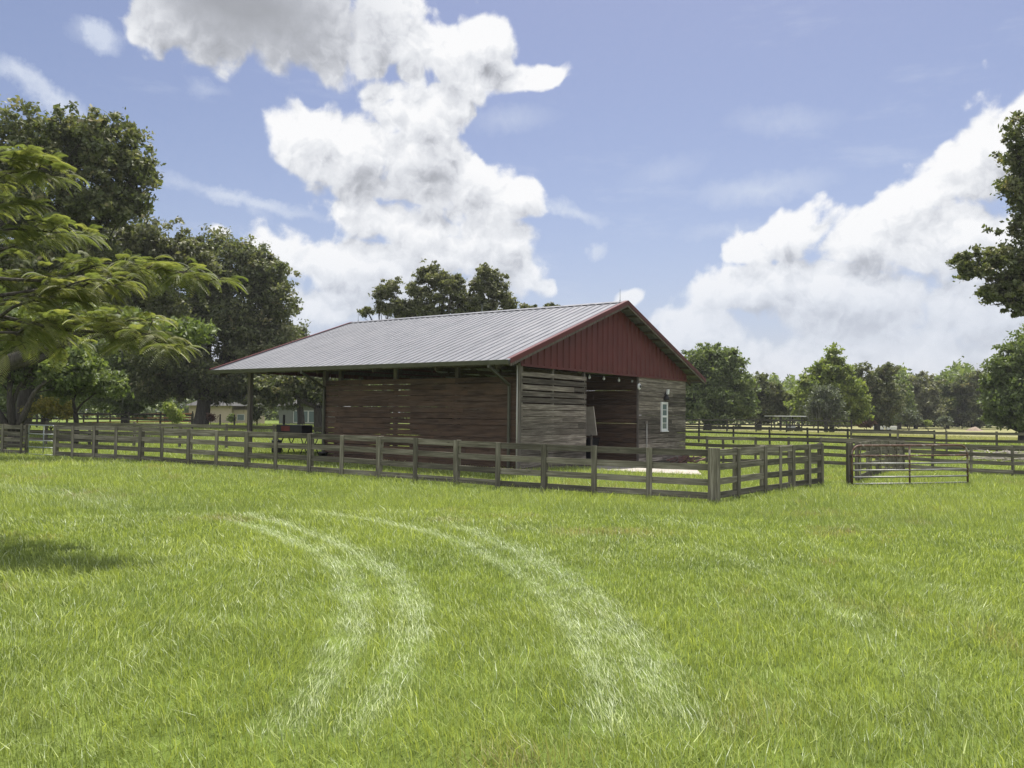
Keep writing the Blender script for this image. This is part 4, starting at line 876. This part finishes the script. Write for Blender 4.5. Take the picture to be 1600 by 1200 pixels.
# small tractor-like mower parked below
tq = G(1240, 93.5); o = empty('garden_tractor', tq); tag(o, 'small vehicle with pale hood parked in the shade of the carport', 'tractor')
MB().box(-.7, .1, -.35, .35, .35, .85, .02).build('hood', 'white paint', o, bevel=.05); MB().box(.15, .75, -.3, .3, .35, .55).build('seat_deck', 'dark steel', o, bevel=.03); MB().box(.5, .65, -.25, .25, .55, .95).build('seat', 'black plastic', o, bevel=.03)
for x, r_ in ((-.5, .2), (.5, .32)):
    for s in (-1, 1): MB().tube([(x, s * .36, r_), (x, s * .52, r_)], r_, 14).build('wheel', 'black plastic', o)
# white rail panels on the pasture's far side
for i, (px, w_) in enumerate(((1373, 14), (1392, 15))):
    q = G(px, 122); ww = w_ * 122 / F; o = empty('white_rail', q); tag(o, ['low white trough left of the pair at the far pasture edge', 'low white trough right of the pair at the far pasture edge'][i], 'trough', 'white troughs at the far pasture edge')
    MB().add([(-ww / 2, -.3, .0), (ww / 2, -.3, .0), (ww / 2, .3, .0), (-ww / 2, .3, .0), (-ww / 2 - .05, -.4, .55), (ww / 2 + .05, -.4, .55), (ww / 2 + .05, .4, .55), (-ww / 2 - .05, .4, .55)], [(3, 2, 1, 0), (4, 5, 6, 7), (0, 1, 5, 4), (1, 2, 6, 5), (2, 3, 7, 6), (3, 0, 4, 7)]).build('trough_body', 'white paint', o, bevel=.04)
    o.name = 'water_trough'
# sand mound
q = G(1522, 120); n_ = 20; vs = []; fs = []
for i in range(n_ + 1):
    for j in range(n_ + 1):
        u, v = i / n_ * 2 - 1, j / n_ * 2 - 1; r_ = math.hypot(u, v); vs.append((u * 1.5, v * 1.5, max(-.1, .62 * (math.cos(min(1, r_) * math.pi) * .5 + .5) + .08 * math.sin(u * 9) * math.cos(v * 7) * (1 - min(1, r_)) - .06)))
for i in range(n_):
    for j in range(n_): fs.append((i * (n_ + 1) + j, (i + 1) * (n_ + 1) + j, (i + 1) * (n_ + 1) + j + 1, i * (n_ + 1) + j + 1))
o = MB().add(vs, fs).build('sand_mound', 'sand', loc=q, smooth=True); tag(o, 'pinkish mound of bare sand at the far side of the pasture', 'mound')
# pile of cut branches beyond the back fence at the right
q = G(1565, 44); o = empty('brush_pile', q); tag(o, 'flat pile of pale cut branches behind the back fence at the right', 'brush pile'); rng = np.random.default_rng(9); mb = MB()
for k in range(110):
    a = np.array([rng.normal(0, 1.1), rng.normal(0, .7), rng.uniform(.02, .45)]); d = rng.normal(size=3) * [1, .6, .12]; d *= rng.uniform(.3, 1) / np.linalg.norm(d); mb.tube([a - d, a + [0, 0, .04], a + d], [.025, .02, .008], 5)
mb.build('branches', 'plywood', o)

# ------------------------------------------------------------------ thin summer haze
mt, nt = newmat('haze air'); pv = N(nt, 'ShaderNodeVolumePrincipled'); pv.inputs['Color'].default_value = (.93, .95, 1, 1); pv.inputs['Density'].default_value = .00022; pv.inputs['Anisotropy'].default_value = .2
o = N(nt, 'ShaderNodeOutputMaterial'); L(nt, pv.outputs[0], o.inputs['Volume'])
zt_ = float(ZG.min()) - 1
hz_o = MB().box(gx_[0] - 5, gx_[-1] + 5, gy_[0] - 5, gy_[-1] + 5, zt_, 34).build('haze', 'haze air'); tag(hz_o, 'thin summer haze over the pasture', 'haze', kind='stuff')

# ------------------------------------------------------------------ light
SUN_EL, SUN_AZ = R(67), R(16)            # azimuth measured from +Y towards +X
sd = bpy.data.lights.new('sun', 'SUN'); sd.energy = 4.6; sd.angle = R(.53); sd.color = (1, .955, .89)
so = bpy.data.objects.new('sun', sd); C.objects.link(so)
dv = Vector((math.cos(SUN_EL) * math.sin(SUN_AZ), math.cos(SUN_EL) * math.cos(SUN_AZ), math.sin(SUN_EL)))
so.rotation_euler = dv.to_track_quat('Z', 'Y').to_euler(); so.location = (0, 0, 60)

# ------------------------------------------------------------------ sky with clouds, laid out by compass direction and elevation
w = bpy.data.worlds.new('World'); scene.world = w; w.use_nodes = True; nt = w.node_tree; nt.nodes.clear()
def ae(px, py):
    r = ray(px, py); r = r / np.linalg.norm(r); return math.atan2(r[0], r[1]), math.asin(r[2])
BLOBS = [  # picture px, py, rx, ry, strength
    (345, 22, 100, 85, 1.3), (255, 22, 75, 55, 1.2), (640, 118, 55, 45, 1.2), (612, 178, 55, 45, 1.2), (660, 305, 100, 42, 1.2), (570, 290, 70, 55, 1.1), (500, 200, 60, 50, 1.0), (520, 420, 80, 50, 1.1), (430, 400, 40, 30, .9), (1180, 400, 60, 40, 1.0), (1480, 300, 60, 60, 1.0), (655, 185, 75, 60, 1.25), (700, 150, 60, 50, 1.1), (800, 310, 70, 45, 1.0), (790, 430, 90, 60, 1.0), (680, 400, 110, 70, 1.1), (570, 330, 70, 60, 1.1), (480, 40, 130, 95, 1.15), (600, 60, 110, 85, 1.2), (700, 100, 120, 60, 1.15), (835, 110, 75, 30, .95),
    (765, 65, 60, 50, 1.0), (470, 215, 70, 70, 1.15), (560, 235, 95, 80, 1.1), (650, 240, 95, 85, 1.15), (740, 290, 95, 60, 1.05), (610, 150, 80, 50, .95),
    (640, 350, 140, 70, 1.1), (760, 385, 115, 60, 1.0), (560, 430, 170, 75, 1.0), (455, 415, 80, 60, 1.0), (480, 480, 130, 60, .85), (840, 450, 45, 32, .8), (720, 460, 160, 60, .8),
    (340, 360, 34, 24, .45), (985, 470, 34, 24, .5),
    (1540, 250, 95, 110, 1.2), (1560, 215, 80, 75, 1.15), (1610, 170, 50, 50, 1.1), (1250, 370, 110, 55, 1.1), (1350, 380, 90, 55, 1.0), (1500, 380, 140, 110, 1.1), (1180, 460, 120, 50, .95),
    (1330, 480, 180, 90, 1.05), (1560, 480, 180, 90, 1.1), (1100, 530, 120, 60, .8), (1300, 560, 330, 70, .85), (1230, 590, 500, 60, .7), (1700, 330, 150, 190, 1.2), (600, 560, 400, 70, .7)]
gr = bpy.data.node_groups.new('cloud density', 'ShaderNodeTree')
gr.interface.new_socket('Vector', in_out='INPUT', socket_type='NodeSocketVector'); gr.interface.new_socket('Density', in_out='OUTPUT', socket_type='NodeSocketFloat'); gr.interface.new_socket('Mask', in_out='INPUT', socket_type='NodeSocketFloat')
gi = gr.nodes.new('NodeGroupInput'); go = gr.nodes.new('NodeGroupOutput')
# domain warp
wn = N(gr, 'ShaderNodeTexNoise', noise_dimensions='2D', inp={'Scale': 7.0, 'Detail': 3}); L(gr, gi.outputs[0], wn.inputs[0])
wsub = N(gr, 'ShaderNodeVectorMath', operation='SUBTRACT'); L(gr, wn.outputs['Color'], wsub.inputs[0]); wsub.inputs[1].default_value = (.5, .5, .5)
wsc = N(gr, 'ShaderNodeVectorMath', operation='SCALE'); L(gr, wsub.outputs[0], wsc.inputs[0]); wsc.inputs['Scale'].default_value = .048
wad = N(gr, 'ShaderNodeVectorMath', operation='ADD'); L(gr, wsc.outputs[0], wad.inputs[0]); L(gr, gi.outputs[0], wad.inputs[1])
mask = None
for (px, py, rx, ry, s) in BLOBS:
    a, e = ae(px, py); n = N(gr, 'ShaderNodeVectorMath', operation='SUBTRACT'); L(gr, wad.outputs[0], n.inputs[0]); n.inputs[1].default_value = (a, e, 0)
    mlt = N(gr, 'ShaderNodeVectorMath', operation='MULTIPLY'); L(gr, n.outputs[0], mlt.inputs[0]); mlt.inputs[1].default_value = (F / rx, F / ry, 0)
    ln = N(gr, 'ShaderNodeVectorMath', operation='LENGTH'); L(gr, mlt.outputs[0], ln.inputs[0])
    v = mathn(gr, 'MULTIPLY_ADD', ln.outputs['Value'], -1.35 * max(s, .95), s * 1.12)
    mask = v if mask is None else mathn(gr, 'MAXIMUM', mask, v)
n1 = N(gr, 'ShaderNodeTexNoise', noise_dimensions='2D', inp={'Scale': 11.0, 'Detail': 7, 'Roughness': .56, 'Lacunarity': 2.1}); L(gr, wad.outputs[0], n1.inputs[0])
vo = N(gr, 'ShaderNodeTexVoronoi', voronoi_dimensions='2D', feature='SMOOTH_F1', inp={'Scale': 26.0, 'Smoothness': .6}); L(gr, wad.outputs[0], vo.inputs[0])
vo2 = N(gr, 'ShaderNodeTexVoronoi', voronoi_dimensions='2D', feature='SMOOTH_F1', inp={'Scale': 60.0, 'Smoothness': .6}); L(gr, wad.outputs[0], vo2.inputs[0])
bil = mathn(gr, 'ADD', mathn(gr, 'MULTIPLY', vo.outputs['Distance'], -.55), mathn(gr, 'MULTIPLY', vo2.outputs['Distance'], -.28))
nz = mathn(gr, 'ADD', mathn(gr, 'MULTIPLY', mathn(gr, 'SUBTRACT', n1.outputs[0], .5), 2.1), mathn(gr, 'ADD', bil, .38))
sepg = N(gr, 'ShaderNodeSeparateXYZ'); L(gr, gi.outputs[0], sepg.inputs[0])
rear_fill = N(gr, 'ShaderNodeMapRange', interpolation_type='SMOOTHSTEP', inp={'From Min': .85, 'From Max': 1.5, 'To Min': -.8, 'To Max': .22}); L(gr, mathn(gr, 'ABSOLUTE', sepg.outputs[0]), rear_fill.inputs[0])  # extra cloud cover added out of view to fill shaded sides with light
mask = mathn(gr, 'MAXIMUM', mask, rear_fill.outputs[0])
den = mathn(gr, 'ADD', mask, nz)
L(gr, den, go.inputs[0])
tc = N(nt, 'ShaderNodeTexCoord'); sx = N(nt, 'ShaderNodeSeparateXYZ'); L(nt, tc.outputs['Generated'], sx.inputs[0])
az = mathn(nt, 'ARCTAN2', sx.outputs[0], sx.outputs[1]); el = mathn(nt, 'ARCSINE', sx.outputs[2])
cv = N(nt, 'ShaderNodeCombineXYZ'); L(nt, az, cv.inputs[0]); L(nt, el, cv.inputs[1])
def dens_at(dx, dy):
    n = nt.nodes.new('ShaderNodeGroup'); n.node_tree = gr
    a = N(nt, 'ShaderNodeVectorMath', operation='ADD'); L(nt, cv.outputs[0], a.inputs[0]); a.inputs[1].default_value = (dx, dy, 0); L(nt, a.outputs[0], n.inputs[0]); return n
d0 = dens_at(0, 0); d1 = dens_at(-.008, .030)
cover = N(nt, 'ShaderNodeMapRange', interpolation_type='SMOOTHSTEP', inp={'From Min': -.04, 'From Max': .38}); L(nt, d0.outputs[0], cover.inputs[0])
lit = mathn(nt, 'MULTIPLY', mathn(nt, 'SUBTRACT', d0.outputs[0], d1.outputs[0]), .42)
thick = mathn(nt, 'MULTIPLY', mathn(nt, 'SUBTRACT', d0.outputs[0], .55), -.22)
def fine_at(dx, dy):
    a = N(nt, 'ShaderNodeVectorMath', operation='ADD'); L(nt, wq.outputs[0], a.inputs[0]); a.inputs[1].default_value = (dx, dy, 0)
    nn = N(nt, 'ShaderNodeTexVoronoi', voronoi_dimensions='2D', feature='SMOOTH_F1', inp={'Scale': 34.0, 'Smoothness': .5, 'Detail': 2.0, 'Roughness': .5, 'Lacunarity': 2.3}); nn.normalize = True; L(nt, a.outputs[0], nn.inputs[0]); return nn.outputs['Distance']
wq1 = N(nt, 'ShaderNodeTexNoise', noise_dimensions='2D', inp={'Scale': 22, 'Detail': 4, 'Roughness': .6}); L(nt, cv.outputs[0], wq1.inputs[0])
wq2 = N(nt, 'ShaderNodeVectorMath', operation='SCALE'); L(nt, wq1.outputs['Color'], wq2.inputs[0]); wq2.inputs['Scale'].default_value = .035
wq = N(nt, 'ShaderNodeVectorMath', operation='ADD'); L(nt, wq2.outputs[0], wq.inputs[0]); L(nt, cv.outputs[0], wq.inputs[1])
lit = mathn(nt, 'ADD', lit, mathn(nt, 'MULTIPLY', mathn(nt, 'SUBTRACT', fine_at(-.004, .009), fine_at(0, 0)), .85))
# heavy grey base of the cloud at the top of the picture
def blobmask(px, py, rx, ry):
    a, e = ae(px, py); n = N(nt, 'ShaderNodeVectorMath', operation='SUBTRACT'); L(nt, cv.outputs[0], n.inputs[0]); n.inputs[1].default_value = (a, e, 0)
    mlt = N(nt, 'ShaderNodeVectorMath', operation='MULTIPLY'); L(nt, n.outputs[0], mlt.inputs[0]); mlt.inputs[1].default_value = (F / rx, F / ry, 0)
    ln = N(nt, 'ShaderNodeVectorMath', operation='LENGTH'); L(nt, mlt.outputs[0], ln.inputs[0]); return mathn(nt, 'SUBTRACT', 1.15, ln.outputs['Value'], clamp=True)
gm = mathn(nt, 'MAXIMUM', mathn(nt, 'MULTIPLY', blobmask(380, 5, 250, 100), 1.25), mathn(nt, 'MAXIMUM', mathn(nt, 'MULTIPLY', blobmask(640, 300, 130, 40), .45), mathn(nt, 'MULTIPLY', blobmask(1400, 500, 260, 60), .35)))
gm = mathn(nt, 'MAXIMUM', gm, mathn(nt, 'MULTIPLY', blobmask(700, 440, 130, 50), .4))
soft = mathn(nt, 'MULTIPLY_ADD', gm, -.75, 1.0, clamp=True)
lv = mathn(nt, 'ADD', mathn(nt, 'MULTIPLY', mathn(nt, 'ADD', lit, thick), soft), .77, clamp=True)
lv = mathn(nt, 'SUBTRACT', lv, mathn(nt, 'MULTIPLY', gm, .52), clamp=True)
ccol = ramp(nt, [(0, (.25, .26, .28)), (.3, (.40, .415, .45)), (.6, (.62, .635, .67)), (.85, (.76, .77, .79)), (1, (.84, .84, .845))], lv).outputs[0]
# unseen clouds behind the camera, brightened to light the shaded barn walls
rear_boost = N(nt, 'ShaderNodeMapRange', interpolation_type='SMOOTHSTEP', inp={'From Min': .1, 'From Max': -.7, 'To Min': 1.0, 'To Max': 2.1}); L(nt, sx.outputs[1], rear_boost.inputs[0])
oc = N(nt, 'ShaderNodeVectorMath', operation='SCALE'); L(nt, ccol, oc.inputs[0]); L(nt, rear_boost.outputs[0], oc.inputs['Scale']); ccol = oc.outputs[0]
sky = N(nt, 'ShaderNodeTexSky', sky_type='NISHITA'); sky.sun_disc = False; sky.sun_elevation = SUN_EL; sky.sun_rotation = SUN_AZ; sky.air_density = 1.0; sky.dust_density = 1.2; sky.ozone_density = 1.6
SKS = .14
skyc = mixc(nt, 1.0, sky.outputs[0], (SKS * .75, SKS * .665, SKS * .69), 'MULTIPLY')
# thin cirrus and haze veil
mp = N(nt, 'ShaderNodeMapping'); L(nt, cv.outputs[0], mp.inputs[0]); mp.inputs['Rotation'].default_value = (0, 0, R(12)); mp.inputs['Scale'].default_value = (3.2, 15, 1)
ci = N(nt, 'ShaderNodeTexNoise', noise_dimensions='2D', inp={'Scale': 1.3, 'Detail': 8, 'Roughness': .62}); L(nt, mp.outputs[0], ci.inputs[0])
cir = N(nt, 'ShaderNodeMapRange', interpolation_type='SMOOTHSTEP', inp={'From Min': .56, 'From Max': .84, 'To Max': .55}); L(nt, ci.outputs[0], cir.inputs[0])
def streak(x0, y0, x1, y1, wd, s, cur):
    (a0, e0), (a1, e1) = ae(x0, y0), ae(x1, y1); ang = math.atan2(e1 - e0, a1 - a0); ln = math.hypot(a1 - a0, e1 - e0)
    mpp = N(nt, 'ShaderNodeMapping', vector_type='TEXTURE'); L(nt, wv.outputs[0], mpp.inputs[0]); mpp.inputs['Location'].default_value = ((a0 + a1) / 2, (e0 + e1) / 2, 0); mpp.inputs['Rotation'].default_value = (0, 0, ang); mpp.inputs['Scale'].default_value = (ln / 2, wd / F, 1)
    l_ = N(nt, 'ShaderNodeVectorMath', operation='LENGTH'); L(nt, mpp.outputs[0], l_.inputs[0]); v = mathn(nt, 'MULTIPLY_ADD', l_.outputs['Value'], -s, s, clamp=True)
    v = mathn(nt, 'MULTIPLY', v, mathn(nt, 'MULTIPLY_ADD', ci2.outputs[0], 1.6, .15, clamp=True))
    return mathn(nt, 'MAXIMUM', cur, v)
ci2 = N(nt, 'ShaderNodeTexNoise', noise_dimensions='2D', inp={'Scale': 26, 'Detail': 6, 'Roughness': .65}); L(nt, cv.outputs[0], ci2.inputs[0])
wv1 = N(nt, 'ShaderNodeVectorMath', operation='SUBTRACT'); L(nt, ci2.outputs['Color'], wv1.inputs[0]); wv1.inputs[1].default_value = (.5, .5, .5)
wv2 = N(nt, 'ShaderNodeVectorMath', operation='SCALE'); L(nt, wv1.outputs[0], wv2.inputs[0]); wv2.inputs['Scale'].default_value = .03
wv = N(nt, 'ShaderNodeVectorMath', operation='ADD'); L(nt, wv2.outputs[0], wv.inputs[0]); L(nt, cv.outputs[0], wv.inputs[1])
veil = mathn(nt, 'MULTIPLY', cir.outputs[0], .7)
for s_ in [(918, 402, 948, 378, 14, 1.5), (120, 42, 190, 78, 26, 1.9), (-40, 75, 160, 195, 20, 1.6), (220, 260, 330, 310, 14, .7), (240, 278, 530, 345, 14, 1.3), (800, 300, 965, 354, 14, 1.3), (1060, 310, 1330, 275, 26, .8), (1050, 365, 1230, 350, 16, .5), (1120, 190, 1330, 185, 26, .5), (960, 290, 1120, 245, 24, .35), (720, 190, 880, 180, 24, .5), (100, 40, 200, 70, 22, .8), (280, 130, 360, 145, 14, .5), (360, 310, 430, 345, 10, .5)]:
    veil = streak(*s_, veil)
skyc = mixc(nt, mathn(nt, 'MULTIPLY', veil, .8), skyc, (.60, .65, .75))
hz = N(nt, 'ShaderNodeMapRange', interpolation_type='SMOOTHSTEP', inp={'From Min': .34, 'From Max': -.02, 'To Max': .42}); L(nt, el, hz.inputs[0])
skyc = mixc(nt, hz.outputs[0], skyc, (.36, .44, .62))
cz = N(nt, 'ShaderNodeMapRange', interpolation_type='SMOOTHSTEP', inp={'From Min': .26, 'From Max': .0, 'To Max': .62}); L(nt, el, cz.inputs[0])
ccol = mixc(nt, cz.outputs[0], ccol, (.56, .61, .70))
lowc = N(nt, 'ShaderNodeMapRange', interpolation_type='SMOOTHSTEP', inp={'From Min': .03, 'From Max': .20, 'To Min': .66, 'To Max': .98}); L(nt, el, lowc.inputs[0])
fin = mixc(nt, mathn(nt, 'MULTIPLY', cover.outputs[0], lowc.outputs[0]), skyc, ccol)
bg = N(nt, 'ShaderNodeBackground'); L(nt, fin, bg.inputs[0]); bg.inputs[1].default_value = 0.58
ow = N(nt, 'ShaderNodeOutputWorld'); L(nt, bg.outputs[0], ow.inputs[0])
w.cycles.sampling_method = 'MANUAL'; w.cycles.sample_map_resolution = 512

# ------------------------------------------------------------------ view
scene.view_settings.view_transform = 'Standard'; scene.view_settings.look = 'None'; scene.view_settings.gamma = 1; scene.view_settings.exposure = 1.0
scene.render.engine = 'CYCLES'; scene.cycles.max_bounces = 6; scene.cycles.diffuse_bounces = 3; scene.cycles.transmission_bounces = 3; scene.cycles.transparent_max_bounces = 4; scene.cycles.glossy_bounces = 2
scene.cycles.use_denoising = True; scene.cycles.denoiser = 'OPENIMAGEDENOISE'; scene.cycles.denoising_input_passes = 'RGB_ALBEDO_NORMAL'; scene.cycles.denoising_prefilter = 'NONE'
